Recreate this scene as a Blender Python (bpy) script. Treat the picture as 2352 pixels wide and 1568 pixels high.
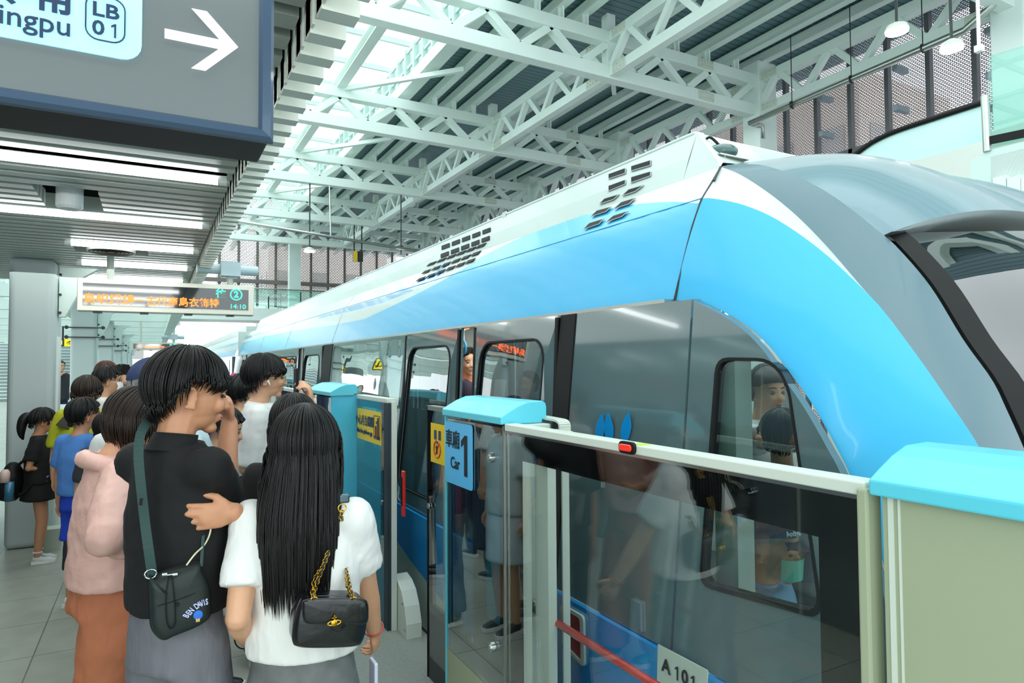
import bpy, bmesh, math, random
from mathutils import Vector, Matrix, noise
random.seed(7)
PI = math.pi
sc = bpy.context.scene
for o in list(bpy.data.objects): bpy.data.objects.remove(o)
COL = sc.collection
# ------------------------------------------------ camera (2352 x 1568)
YAW, PITCH, ROLL, FPX, EYE = math.radians(28.683), math.radians(1.985), math.radians(-0.344), 1507.0, 1.70
_cy, _sy, _cp, _sp, _cr, _sr = math.cos(YAW), math.sin(YAW), math.cos(PITCH), math.sin(PITCH), math.cos(ROLL), math.sin(ROLL)
CF = Vector((_sy*_cp, _cy*_cp, _sp)); _r = Vector((_cy, -_sy, 0)); _u = _r.cross(CF)
CR = _cr*_r + _sr*_u; CU = -_sr*_r + _cr*_u
cam_data = bpy.data.cameras.new('camera'); cam = bpy.data.objects.new('camera', cam_data); COL.objects.link(cam)
m = Matrix((CR, CU, -CF)).transposed().to_4x4(); m.translation = Vector((0, 0, EYE)); cam.matrix_world = m
cam_data.sensor_width = 36; cam_data.lens = FPX/2352*36; cam_data.clip_start = 0.05; cam_data.clip_end = 400
sc.camera = cam
# ------------------------------------------------ world, sun, exposure
w = bpy.data.worlds.new('overcast_sky'); sc.world = w; w.use_nodes = True
nt = w.node_tree; bg = nt.nodes['Background']
bg.inputs[0].default_value = (0.86, 0.97, 1.0, 1); bg.inputs[1].default_value = 1.7
sc.view_settings.view_transform = 'Standard'; sc.view_settings.look = 'None'
sc.view_settings.gamma = 1; sc.view_settings.exposure = 0.38; sc.view_settings.use_curve_mapping = False
cy = sc.cycles
cy.use_denoising = True; cy.max_bounces = 7; cy.diffuse_bounces = 4; cy.glossy_bounces = 4
cy.transmission_bounces = 4; cy.transparent_max_bounces = 12; cy.caustics_reflective = False; cy.caustics_refractive = False
cy.sample_clamp_indirect = 6
# the platform's ceiling lamps throw a broad soft light down (one area per lamp row)
def area(name, loc, size, energy, rot=(0,0,0), color=(0.93,1,0.98)):
    l = bpy.data.lights.new(name, 'AREA'); l.shape = 'RECTANGLE'; l.size, l.size_y = size; l.energy = energy; l.color = color
    o = bpy.data.objects.new(name, l); COL.objects.link(o); o.location = loc; o.rotation_euler = rot; return o
area('skylight_daylight', (2.5, 16, 10.6), (8, 44), 900)
area('platform_lamp_row', (-0.6, 5.0, 2.60), (1.6, 7), 45)
area('train_hall_lamps', (11, 8, 8.4), (6, 20), 260)
area('concourse_opening_daylight', (-6, -3.5, 3.2), (8, 4), 120, (math.radians(68), 0, math.radians(-50)))

area('car_interior_lamps', (2.9, 3.6, 2.26), (1.0, 4.0), 26)

# ------------------------------------------------ pixel -> point helpers (for measuring real positions)
def ray(px, py): return CF + CR*((px-1176)/FPX) - CU*((py-784)/FPX)
def onx(px, py, x): d = ray(px, py); return Vector((0,0,EYE)) + d*(x/d.x)
def ony(px, py, y): d = ray(px, py); return Vector((0,0,EYE)) + d*(y/d.y)
def onz(px, py, z): d = ray(px, py); return Vector((0,0,EYE)) + d*((z-EYE)/d.z)

# ------------------------------------------------ tagging
def tag(o, label=None, cat=None, group=None, kind=None):
    if label: o['label'] = label
    if cat: o['category'] = cat
    if group: o['group'] = group
    if kind: o['kind'] = kind
    return o
def thing(name, label, cat, loc=(0,0,0), rz=0, group=None):
    o = bpy.data.objects.new(name, None); COL.objects.link(o); o.empty_display_size = .1
    o.location = loc; o.rotation_euler = (0,0,rz); return tag(o, label, cat, group)
def link(name, me, mat, parent=None, smooth=False):
    o = bpy.data.objects.new(name, me); COL.objects.link(o)
    mats = mat if isinstance(mat, (list, tuple)) else [mat]
    for m_ in mats: me.materials.append(m_)
    if parent is not None:
        o.parent = parent
        # parts are modelled in world coordinates unless the parent sits elsewhere: keep them in place
    if smooth:
        for p in me.polygons: p.use_smooth = True
    return o
# ------------------------------------------------ mesh builder
class MB:
    def __init__(s): s.v = []; s.f = []; s.m = []
    def add(s, vs, fs, mi=0):
        b = len(s.v); s.v += [Vector(v) for v in vs]; s.f += [[b+i for i in f] for f in fs]; s.m += [mi]*len(fs); return s
    def box(s, a, b, mi=0):
        (x0,y0,z0),(x1,y1,z1) = a,b
        if x0>x1:x0,x1=x1,x0
        if y0>y1:y0,y1=y1,y0
        if z0>z1:z0,z1=z1,z0
        return s.add([(x0,y0,z0),(x1,y0,z0),(x1,y1,z0),(x0,y1,z0),(x0,y0,z1),(x1,y0,z1),(x1,y1,z1),(x0,y1,z1)],
              [(0,3,2,1),(4,5,6,7),(0,1,5,4),(1,2,6,5),(2,3,7,6),(3,0,4,7)], mi)
    def bar(s, p, q, w, h, up=(0,0,1), mi=0):
        p, q = Vector(p), Vector(q); d = (q-p).normalized(); up = Vector(up)
        if abs(d.dot(up)) > .98: up = Vector((1,0,0))
        a = d.cross(up).normalized()*w/2; b = a.cross(d).normalized()*h/2
        vs = [p-a-b,p+a-b,p+a+b,p-a+b,q-a-b,q+a-b,q+a+b,q-a+b]
        return s.add(vs, [(0,1,2,3),(7,6,5,4),(0,4,5,1),(1,5,6,2),(2,6,7,3),(3,7,4,0)], mi)
    def ibeam(s, p, q, w, h, t=.02, up=(0,0,1)):
        p, q = Vector(p), Vector(q); d = (q-p).normalized(); up = Vector(up)
        a = d.cross(up).normalized(); b = a.cross(d).normalized()
        s.bar(p+b*(h/2-t/2), q+b*(h/2-t/2), w, t, up); s.bar(p-b*(h/2-t/2), q-b*(h/2-t/2), w, t, up)
        return s.bar(p, q, t, h-2*t, up)
    def tube(s, pts, r, n=10, cap=True, mi=0):
        pts = [Vector(p) for p in pts]; k = len(pts); rs = r if isinstance(r,(list,tuple)) else [r]*k
        vs = []; prev = None
        for i, p in enumerate(pts):
            d = (pts[min(i+1,k-1)]-pts[max(i-1,0)]).normalized()
            if prev is None:
                prev = d.cross(Vector((0,0,1)) if abs(d.z)<.9 else Vector((1,0,0))).normalized()
            a = (prev - d*prev.dot(d)).normalized(); b = d.cross(a); prev = a
            for j in range(n):
                t = 2*PI*j/n; vs.append(p + (a*math.cos(t)+b*math.sin(t))*rs[i])
        fs = [(i*n+j, i*n+(j+1)%n, (i+1)*n+(j+1)%n, (i+1)*n+j) for i in range(k-1) for j in range(n)]
        if cap: fs += [tuple(range(n-1,-1,-1)), tuple((k-1)*n+j for j in range(n))]
        return s.add(vs, fs, mi)
    def loft(s, rings, cap=True, mi=0):
        n = len(rings[0]); k = len(rings); vs = [v for r in rings for v in r]
        fs = [(i*n+j, i*n+(j+1)%n, (i+1)*n+(j+1)%n, (i+1)*n+j) for i in range(k-1) for j in range(n)]
        if cap: fs += [tuple(range(n-1,-1,-1)), tuple((k-1)*n+j for j in range(n))]
        return s.add(vs, fs, mi)
    def grid(s, rows, mi=0, close=False):
        k = len(rows); n = len(rows[0]); vs = [v for r in rows for v in r]
        fs = [(i*n+j, i*n+(j+1)%n, (i+1)*n+(j+1)%n, (i+1)*n+j) for i in range(k-1) for j in range(n if close else n-1)]
        return s.add(vs, fs, mi)
    def ell(s, c, r, M=None, nu=16, nv=10, mi=0):
        c = Vector(c); r = r if isinstance(r,(list,tuple,Vector)) else (r,r,r); vs = []
        for i in range(1, nv):
            a = PI*i/nv
            for j in range(nu):
                b = 2*PI*j/nu; v = Vector((r[0]*math.sin(a)*math.cos(b), r[1]*math.sin(a)*math.sin(b), r[2]*math.cos(a)))
                vs.append(c + (M @ v if M else v))
        top = Vector((0,0,r[2])); t0 = len(vs); vs += [c+(M@top if M else top), c-(M@top if M else top)]
        fs = [(i*nu+j, (i+1)*nu+j, (i+1)*nu+(j+1)%nu, i*nu+(j+1)%nu) for i in range(nv-2) for j in range(nu)]
        fs += [(t0, j, (j+1)%nu) for j in range(nu)] + [(t0+1, (nv-2)*nu+(j+1)%nu, (nv-2)*nu+j) for j in range(nu)]
        return s.add(vs, fs, mi)
    def cyl(s, c, r, h, axis=(0,0,1), n=20, r2=None, mi=0):
        a = Vector(axis).normalized(); c = Vector(c); return s.tube([c-a*h/2, c+a*h/2], [r, r if r2 is None else r2], n, True, mi)
    def prism(s, pts, d, mi=0):
        pts = [Vector(p) for p in pts]; d = Vector(d); n = len(pts)
        return s.add(pts+[p+d for p in pts], [tuple(range(n-1,-1,-1)), tuple(range(n,2*n))]+[(i,(i+1)%n,n+(i+1)%n,n+i) for i in range(n)], mi)
    def mesh(s, name='mesh'):
        me = bpy.data.meshes.new(name); me.from_pydata([tuple(v) for v in s.v], [], s.f)
        for p, mi in zip(me.polygons, s.m): p.material_index = mi
        bm = bmesh.new(); bm.from_mesh(me); bmesh.ops.recalc_face_normals(bm, faces=bm.faces); bm.to_mesh(me); bm.free(); me.update(); return me
    def build(s, name, mat, parent=None, smooth=False, bevel=0, seg=2, sub=0, kind=None):
        me = s.mesh(name); o = link(name, me, mat, parent, smooth)
        if bevel:
            b = o.modifiers.new('bevel', 'BEVEL'); b.width = bevel; b.segments = seg; b.limit_method = 'ANGLE'; b.angle_limit = .6
            b.harden_normals = False
        if sub:
            b = o.modifiers.new('sub', 'SUBSURF'); b.levels = b.render_levels = sub
        if kind: o['kind'] = kind
        return o
def settle(root, base):
    """parts were modelled in world space; put their thing's pivot at its base without moving them"""
    base = Vector(base); root.location = base
    for c in root.children: c.location = c.location - base
    return root
def kids(o): return [x for x in bpy.data.objects if x.parent == o]
def dup(root, delta, label=None, kidmap=None):
    kidmap = kidmap or KID
    c = root.copy(); COL.objects.link(c); c.location = root.location + Vector(delta)
    if label: c['label'] = label
    for ch in kids(root):
        d = ch.copy(); COL.objects.link(d); d.parent = c
        for g in kids(ch):
            e = g.copy(); COL.objects.link(e); e.parent = d
    return c
KID = None
def smoothstep(a, b, x): t = max(0, min(1, (x-a)/(b-a))); return t*t*(3-2*t)
def lerp(a, b, t): return a+(b-a)*t
def catmull(pts, n):
    pts = [Vector(p) for p in pts]; out = []; k = len(pts)
    for i in range(n):
        t = i/(n-1)*(k-1); j = min(int(t), k-2); u = t-j
        p0, p1, p2, p3 = pts[max(j-1,0)], pts[j], pts[j+1], pts[min(j+2,k-1)]
        out.append(.5*((2*p1)+(p2-p0)*u+(2*p0-5*p1+4*p2-p3)*u*u+(3*p1-p0-3*p2+p3)*u**3))
    return out
def interp(tab, x):
    if x <= tab[0][0]: return tab[0][1]
    for (a, b), (c, d) in zip(tab, tab[1:]):
        if x <= c: return b+(d-b)*(x-a)/(c-a)
    return tab[-1][1]

# ------------------------------------------------ materials
def srgb(h):
    h = h.lstrip('#'); c = [int(h[i:i+2],16)/255 for i in (0,2,4)]
    return tuple(x/12.92 if x <= .04045 else ((x+.055)/1.055)**2.4 for x in c)+(1,)
def mat(name, col, rough=.5, metal=0, bump=0, scale=20, dist=.01, var=0, emit=0, spec=None, coat=0, stretch=None, sheen=0, vscale=None, sss=0):
    m_ = bpy.data.materials.new(name); m_.use_nodes = True; n = m_.node_tree.nodes; l = m_.node_tree.links
    b = n['Principled BSDF']; c = srgb(col) if isinstance(col, str) else tuple(col)+((1,) if len(col)==3 else ())
    b.inputs['Base Color'].default_value = c; b.inputs['Roughness'].default_value = rough; b.inputs['Metallic'].default_value = metal
    if spec is not None: b.inputs['Specular IOR Level'].default_value = spec
    if coat: b.inputs['Coat Weight'].default_value = coat; b.inputs['Coat Roughness'].default_value = .04
    if sheen: b.inputs['Sheen Weight'].default_value = sheen
    if sss: b.inputs['Subsurface Weight'].default_value = sss; b.inputs['Subsurface Radius'].default_value = (.02,.008,.004); b.inputs['Subsurface Scale'].default_value = .5
    if emit: b.inputs['Emission Color'].default_value = c; b.inputs['Emission Strength'].default_value = emit
    if bump or var:
        tc = n.new('ShaderNodeTexCoord'); mp = n.new('ShaderNodeMapping'); l.new(tc.outputs['Object'], mp.inputs[0])
        if stretch: mp.inputs['Scale'].default_value = stretch
        nz = n.new('ShaderNodeTexNoise'); nz.inputs['Scale'].default_value = scale; nz.inputs['Detail'].default_value = 4
        l.new(mp.outputs[0], nz.inputs['Vector'])
        if bump:
            bp = n.new('ShaderNodeBump'); bp.inputs['Strength'].default_value = bump; bp.inputs['Distance'].default_value = dist
            l.new(nz.outputs[0], bp.inputs['Height']); l.new(bp.outputs[0], b.inputs['Normal'])
        if var:
            nz2 = nz
            if vscale:
                nz2 = n.new('ShaderNodeTexNoise'); nz2.inputs['Scale'].default_value = vscale; nz2.inputs['Detail'].default_value = 5; l.new(mp.outputs[0], nz2.inputs['Vector'])
            mx = n.new('ShaderNodeMix'); mx.data_type = 'RGBA'; mr = n.new('ShaderNodeMapRange')
            mr.inputs[1].default_value = .3; mr.inputs[2].default_value = .7; l.new(nz2.outputs[0], mr.inputs[0]); l.new(mr.outputs[0], mx.inputs[0])
            mx.inputs[6].default_value = tuple(x*(1-var) for x in c[:3])+(1,); mx.inputs[7].default_value = tuple(min(1,x*(1+var*.6)) for x in c[:3])+(1,)
            l.new(mx.outputs[2], b.inputs['Base Color'])
    return m_
def glass(name, tint, refl=1.0, rough=.0, ior=1.5, wave=0):
    m_ = bpy.data.materials.new(name); m_.use_nodes = True; n = m_.node_tree.nodes; l = m_.node_tree.links
    n.remove(n['Principled BSDF']); out = n['Material Output']
    t = n.new('ShaderNodeBsdfTransparent'); t.inputs[0].default_value = srgb(tint) if isinstance(tint,str) else tuple(tint)+(1,)
    g = n.new('ShaderNodeBsdfGlossy'); g.inputs['Roughness'].default_value = rough; g.inputs[0].default_value = (1,1,1,1)
    fr = n.new('ShaderNodeFresnel'); ge = n.new('ShaderNodeNewGeometry'); ma = n.new('ShaderNodeMath'); ma.operation = 'MULTIPLY_ADD'
    ma.inputs[1].default_value = 1/ior-ior; ma.inputs[2].default_value = ior; l.new(ge.outputs['Backfacing'], ma.inputs[0]); l.new(ma.outputs[0], fr.inputs[0])
    ml = n.new('ShaderNodeMath'); ml.operation = 'MULTIPLY'; ml.inputs[1].default_value = refl; ml.use_clamp = True
    mx = n.new('ShaderNodeMixShader'); l.new(fr.outputs[0], ml.inputs[0]); l.new(ml.outputs[0], mx.inputs[0]); l.new(t.outputs[0], mx.inputs[1]); l.new(g.outputs[0], mx.inputs[2])
    l.new(mx.outputs[0], out.inputs[0])
    if wave:
        tc = n.new('ShaderNodeTexCoord'); nz = n.new('ShaderNodeTexNoise'); nz.inputs['Scale'].default_value = 1.6; nz.inputs['Detail'].default_value = 1
        bp = n.new('ShaderNodeBump'); bp.inputs['Strength'].default_value = wave; bp.inputs['Distance'].default_value = .05
        l.new(tc.outputs['Object'], nz.inputs['Vector']); l.new(nz.outputs[0], bp.inputs['Height'])
        l.new(bp.outputs[0], g.inputs['Normal']); l.new(bp.outputs[0], fr.inputs['Normal'])
    return m_
def emis(name, col, s):
    m_ = bpy.data.materials.new(name); m_.use_nodes = True; n = m_.node_tree.nodes; n.remove(n['Principled BSDF'])
    e = n.new('ShaderNodeEmission'); e.inputs[0].default_value = srgb(col) if isinstance(col,str) else tuple(col)+(1,); e.inputs[1].default_value = s
    m_.node_tree.links.new(e.outputs[0], n['Material Output'].inputs[0]); return m_
M = {}
M['steel_white'] = mat('painted white steel', '#dcebe4', .45, bump=.05, scale=3, var=.05, vscale=.7)
M['slat'] = mat('grey green aluminium slats', '#a9b3ab', .38, metal=.0, var=.04, scale=2)
M['slat_block'] = mat('cream aluminium fins', '#dfe2d6', .5, var=.04, scale=3)
M['dark_gap'] = mat('dark ceiling void', '#39423f', .8)
M['cream'] = mat('beige powder coated panel', '#9ba488', .5, var=.03, scale=1.5)
M['cream_lt'] = mat('pale grey green painted metal', '#c9d2c6', .45, var=.04, scale=2)
M['cyan'] = mat('turquoise painted cover', '#5ac6d9', .38, coat=.15)
M['cyan_glass'] = mat('blue painted panel', '#46b6d4', .25, coat=.3)
M['black'] = mat('black rubber', '#090a0b', .6, spec=.3)
M['frit'] = mat('black enamelled glass border', '#040606', .04, spec=.6)
M['chrome'] = mat('polished steel', '#c9cfcc', .18, metal=1)
M['brushed'] = mat('brushed stainless steel', '#b8bdb6', .32, metal=1, bump=.03, scale=40, stretch=(1,1,12))
M['train_grey'] = mat('glossy dark grey green train body', '#52676a', .10, coat=.6, var=.05, scale=.8)
M['train_light'] = mat('light grey train paint', '#c6d3cc', .25, coat=.15, spec=.3, bump=.015, scale=2, dist=.03)
M['train_blue'] = mat('sky blue train paint', '#47b2e0', .2, coat=.15, spec=.3, bump=.015, scale=2, dist=.03)
M['train_belt'] = mat('bright blue train band', '#1488cc', .15, coat=.6)
M['train_arch'] = mat('grey train nose paint', '#4d6a73', .34, coat=.15, var=.03, scale=1)
M['train_hood'] = mat('dusty silver train nose hood', '#64818a', .28, coat=.3, var=.12, scale=2, stretch=(1,.3,1))
M['train_skirt'] = mat('pale grey train skirt', '#9db3a8', .3, coat=.4)
M['dark_metal'] = mat('dark grey metal', '#2c3334', .4, metal=.3)
M['white'] = mat('white enamel', '#eef2ee', .4)
M['red'] = mat('red plastic', '#c5241e', .3, coat=.5)
M['yellow'] = mat('yellow sticker', '#e6c21a', .4)
M['sign_blue'] = mat('light blue sticker', '#57b7ea', .35)
M['ink'] = mat('black lettering', '#10161c', .5)
M['navy_ink'] = mat('navy lettering', '#243a5c', .5)
M['clear'] = glass('clear platform glass', (.95,.985,.98), 1.5)
M['tint'] = glass('dark tinted window', (.66,.76,.75), 2.2, wave=.12)
M['tint_door'] = glass('grey tinted door glass', (.30,.38,.39), 2.6, wave=.15)
M['green_glass'] = glass('greenish balustrade glass', (.70,.90,.86), 1.2)
M['skyglass'] = glass('milky skylight panel', (.93,.96,.96), .6)
M['lamp'] = emis('lit lamp', (.95,1,1), 9)
M['lamp_small'] = emis('lit pendant lamp', (.95,1,1), 14)
# ================================================== THE HALL (setting)
# floor of the platform: grey green tiles, and the track bed beyond
def tile_mat():
    m_ = bpy.data.materials.new('grey green floor tiles'); m_.use_nodes = True; n = m_.node_tree.nodes; l = m_.node_tree.links; b = n['Principled BSDF']
    tc = n.new('ShaderNodeTexCoord'); br = n.new('ShaderNodeTexBrick'); l.new(tc.outputs['Object'], br.inputs['Vector'])
    br.inputs['Scale'].default_value = 1; br.offset = 0; br.inputs['Brick Width'].default_value = .6; br.inputs['Row Height'].default_value = .6
    br.inputs['Mortar Size'].default_value = .004; br.inputs['Mortar Smooth'].default_value = .2
    br.inputs['Color1'].default_value = srgb('#a8ada0'); br.inputs['Color2'].default_value = srgb('#b2b7aa'); br.inputs['Mortar'].default_value = srgb('#6f756b')
    nz = n.new('ShaderNodeTexNoise'); nz.inputs['Scale'].default_value = 6; nz.inputs['Detail'].default_value = 8; l.new(tc.outputs['Object'], nz.inputs['Vector'])
    mx = n.new('ShaderNodeMix'); mx.data_type = 'RGBA'; mx.blend_type = 'MULTIPLY'; mx.inputs[0].default_value = .35
    l.new(br.outputs['Color'], mx.inputs[6]); l.new(nz.outputs[0], mx.inputs[7]); l.new(mx.outputs[2], b.inputs['Base Color'])
    b.inputs['Roughness'].default_value = .38; return m_
M['tiles'] = tile_mat()
MB().box((-16,-2.5,-.3),(1.535,60,0)).build('floor', M['tiles'], kind='structure')
M['concrete'] = mat('grey concrete strip', '#8b918a', .8, bump=.1, scale=60, var=.12)
MB().box((.98,-2.5,0),(1.53,60,.004)).build('trim_1', M['concrete'], kind='structure')
MB().box((1.535,-2.5,-1.6),(16.6,60,-1.4)).build('floor_trackbed', mat('track bed concrete', '#6b716e', .9), kind='structure')
MB().box((1.50,-2.5,-.12),(1.56,60,-.004)).build('trim_2', M['black'], kind='structure')

# ---- roof deck: dark teal corrugated sheet, ribs along X
def deck_mat():
    m_ = mat('dark teal corrugated roof deck', '#64848a', .42, metal=.2); n = m_.node_tree.nodes; l = m_.node_tree.links; b = n['Principled BSDF']
    tc = n.new('ShaderNodeTexCoord'); sp = n.new('ShaderNodeSeparateXYZ'); l.new(tc.outputs['Object'], sp.inputs[0])
    mu = n.new('ShaderNodeMath'); mu.operation = 'MULTIPLY'; mu.inputs[1].default_value = 5.0; l.new(sp.outputs[1], mu.inputs[0])
    fr = n.new('ShaderNodeMath'); fr.operation = 'FRACT'; l.new(mu.outputs[0], fr.inputs[0])
    gt = n.new('ShaderNodeMath'); gt.operation = 'LESS_THAN'; gt.inputs[1].default_value = .16; l.new(fr.outputs[0], gt.inputs[0])
    mx = n.new('ShaderNodeMix'); mx.data_type = 'RGBA'; mx.inputs[6].default_value = srgb('#64848a'); mx.inputs[7].default_value = srgb('#3a5258'); l.new(gt.outputs[0], mx.inputs[0])
    l.new(mx.outputs[2], b.inputs['Base Color']); return m_
M['deck'] = deck_mat()
ZB, ZT = 8.83, 9.70            # truss chord centres
XS, XC, XMID = 6.85, 15.0, 9.8
YT = [6.5, 12.84, 19.15, 25.6, 32.2, 38.8]
MB().box((XS+.1,-3,10.45),(17.6,50,10.6)).build('ceiling_deck', M['deck'], kind='structure')
# raised clear skylight to the left of the deck, with its louvred upstand
sk = MB()
for k in range(27): sk.box((-14,-1+k*2.0,11.60),(XS,-1+k*2.0+1.94,11.63))
sk.build('window_1', M['skyglass'], kind='structure')
fr_ = MB()
for k in range(27): fr_.box((-14,-1+k*2.0-.07,11.5),(XS,-1+k*2.0+.02,11.66))
for x in (-10,-7,-4,-1,2,4.6): fr_.box((x,-1,11.46),(x+.09,52,11.6))
fr_.build('trim_3', M['steel_white'], kind='structure')
lv = MB()
for k in range(64):
    y = 2+k*.75; lv.box((XS-.05,y,10.3),(XS+.12,y+.13,11.55))
for z in (10.42,10.9,11.4): lv.box((XS,2,z),(XS+.06,50,z+.09))
lv.build('trim_4', M['steel_white'], kind='structure')
gl = MB().box((XS+.14,2,10.5),(XS+.16,50,11.5)).build('window_2', M['green_glass'], kind='structure')
MB().box((XS-.18,-2,10.12),(XS+.22,50,10.46)).build('trim_5', M['steel_white'], kind='structure')

# ---- roof trusses across the hall
NTH = ['nearest','second','third','fourth','fifth','sixth','seventh']
def gusset(mb, c, sx=.42, sy=.05, sz=.36): mb.box((c[0]-sx/2,c[1]-sy/2,c[2]-sz/2),(c[0]+sx/2,c[1]+sy/2,c[2]+sz/2))
def cross_truss(y, lab):
    t = thing('roof_truss', lab, 'roof truss', group='white roof trusses spanning the track hall')
    x0 = -8.0
    c_ = MB().bar((x0,y,ZT),(XC,y,ZT),.30,.30).build('top_chord', M['steel_white'], t, bevel=.012)
    MB().bar((x0,y,ZB),(XC,y,ZB),.30,.32).build('bottom_chord', M['steel_white'], t, bevel=.012)
    x = 4.72-1.68*7.5; up = False; k = 0
    while x < XC-.7:
        a = (x, y, ZB+.1 if up is False else ZT-.1); b = (x+.84, y, ZT-.1 if up is False else ZB+.1)
        if x > -4: MB().bar(a, b, .18, .18).build('diagonal', M['steel_white'], t)
        x += .84; up = not up
    MB().bar((XMID,y,ZB),(XMID,y,ZT+.6),.24,.24).build('post', M['steel_white'], t)
    for zc in (ZB, ZT):
        for xo in (XC-2.1,):
            sp = MB(); gusset(sp, (xo,y-.165,zc), .55, .03, .24)
            for i in range(6):
                for j in (-1,1): sp.cyl((xo-.23+i*.092, y-.19, zc+j*.07), .017, .04, (0,1,0), 6)
            sp.build('splice_plate', M['cream_lt'], t)
    return settle(t, (XC, y, ZB))
for i, y in enumerate(YT):
    cross_truss(y, f'{NTH[i]} white steel roof truss crossing above the train, counted from the camera')
# ---- lengthwise trusses between them at the mid line and the column line
def long_truss(x, ya, yb, lab, kind=0):
    t = thing('bracing_truss', lab, 'bracing truss', group='lengthwise white trusses under the roof')
    for z, nm in ((ZT,'top_chord'),(ZB,'bottom_chord')):
        MB().bar((x,ya+.15,z),(x,yb-.15,z),.22,.24).build(nm, M['steel_white'], t, bevel=.01)
    n_ = 4; dy = (yb-ya)/n_
    for k in range(n_):
        y = ya+k*dy
        MB().bar((x,y,ZB),(x,y+dy/2,ZT),.15,.15).build('diagonal', M['steel_white'], t)
        MB().bar((x,y+dy/2,ZT),(x,y+dy,ZB),.15,.15).build('diagonal', M['steel_white'], t)
    for z in (ZB,ZT):
        for y in (ya+.55, yb-.55):
            sp = MB().box((x-.13,y-.25,z-.1),(x+.13,y+.25,z+.1))
            for i in range(4):
                for j in (-1,1): sp.cyl((x-.14, y-.18+i*.12, z+j*.05), .016, .04, (1,0,0), 6)
            sp.build('splice_plate', M['cream_lt'], t)
    return settle(t, (x, ya, ZB))
for i in range(len(YT)-1):
    for x, s_ in ((XMID,'on the middle line of the roof'),(XC,'on the column line beside the mesh wall')):
        long_truss(x, YT[i], YT[i+1], f'{NTH[i]} lengthwise white truss {s_}')
long_truss(XC, 0.2, YT[0], 'lengthwise white truss in front of the mesh wall at the upper right corner')
long_truss(XMID, 0.2, YT[0], 'lengthwise white truss high over the train nose')
# purlins
k_ = 0
for x in (XS+.9, 8.4, 9.1, 10.9, 12.0, 13.1, 14.2, 15.0, 16.2):
    k_ += 1
    tag(MB().ibeam((x,-2,10.27),(x,50,10.27),.22,.26,.025).build('roof_purlin', M['steel_white']), f'long white steel purlin under the dark deck, number {k_} from the skylight edge'.replace('number 1','first').replace('number 2','second').replace('number 3','third').replace('number 4','fourth').replace('number 5','fifth').replace('number 6','sixth').replace('number 7','seventh').replace('number 8','eighth').replace('number 9','ninth'), 'purlin', 'lengthwise purlins below the roof deck')
tag(MB().ibeam((4.75,-2,9.98),(4.75,50,9.98),.26,.3,.03).build('skylight_beam', M['steel_white']), 'white steel beam running lengthwise below the bright skylight', 'beam')
# purlin stools
for i, y in enumerate(YT):
    mb = MB()
    for x in (XS+.9, 8.4, 9.1, 10.9, 12.0, 13.1, 14.2): mb.box((x-.08,y-.02,ZT+.1),(x+.08,y+.02,10.16)).box((x-.02,y-.12,ZT+.1),(x+.02,y+.12,10.16))
    tag(mb.build('purlin_stools', M['steel_white']), f'row of small upright plates on top of the {NTH[i]} roof truss', 'bracket', 'plates carrying the purlins', kind='stuff')
# knee braces in the roof plane (diagonal flat braces)
for i in range(len(YT)-1):
    y0, y1 = YT[i], YT[i+1]
    tag(MB().bar((4.75,y1,ZT+.12),(7.6,(y0+y1)/2+.6,ZT+.3),.13,.13).build('wind_brace', M['steel_white']), f'{NTH[i]} slim white brace slanting from the skylight beam to the deck edge', 'brace', 'slim roof braces')
    tag(MB().bar((XMID,y0,ZT+.05),(12.4,(y0+y1)/2,ZT+.35),.13,.13).build('wind_brace', M['steel_white']), f'{NTH[i]} slim white brace slanting off the middle truss line', 'brace', 'slim roof braces')
# columns
for i, y in enumerate([0.2]+YT):
    if i == 0: continue
    mb = MB().box((XC-.22,y-.3,-1.4),(XC+.5,y+.3,10.2))
    c = mb.build('hall_column', M['steel_white'], bevel=.03)
    tag(c, f'{NTH[i-1]} white steel column carrying the roof beside the mesh wall', 'column', 'white hall columns along the mesh wall')
# ---- perforated mesh wall
def mesh_mat(name, sc_=9.0, duty=.50, col='#7d7276'):
    m_ = bpy.data.materials.new(name); m_.use_nodes = True; n = m_.node_tree.nodes; l = m_.node_tree.links; b = n['Principled BSDF']
    b.inputs['Base Color'].default_value = srgb(col); b.inputs['Roughness'].default_value = .5
    tc = n.new('ShaderNodeTexCoord'); mp = n.new('ShaderNodeMapping'); l.new(tc.outputs['UV'], mp.inputs[0])
    br = n.new('ShaderNodeTexBrick'); l.new(mp.outputs[0], br.inputs['Vector']); br.inputs['Scale'].default_value = 1
    br.inputs['Brick Width'].default_value = .17*9/sc_; br.inputs['Row Height'].default_value = .085*9/sc_; br.inputs['Mortar Size'].default_value = .021*9/sc_*duty/.5; br.inputs['Mortar Smooth'].default_value = .0
    br.inputs['Color1'].default_value = (1,1,1,1); br.inputs['Color2'].default_value = (1,1,1,1); br.inputs['Mortar'].default_value = (0,0,0,1)
    nz = n.new('ShaderNodeTexNoise'); nz.inputs['Scale'].default_value = 8; l.new(tc.outputs['UV'], nz.inputs['Vector'])
    tr = n.new('ShaderNodeBsdfTransparent'); mx = n.new('ShaderNodeMixShader'); tr.inputs[0].default_value = (1,.95,1,1)
    l.new(br.outputs['Color'], mx.inputs[0]); l.new(b.outputs[0], mx.inputs[1]); l.new(tr.outputs[0], mx.inputs[2]); l.new(mx.outputs[0], n['Material Output'].inputs[0]); return m_
M['mesh'] = mesh_mat('perforated mauve grey screen', 17)
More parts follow.
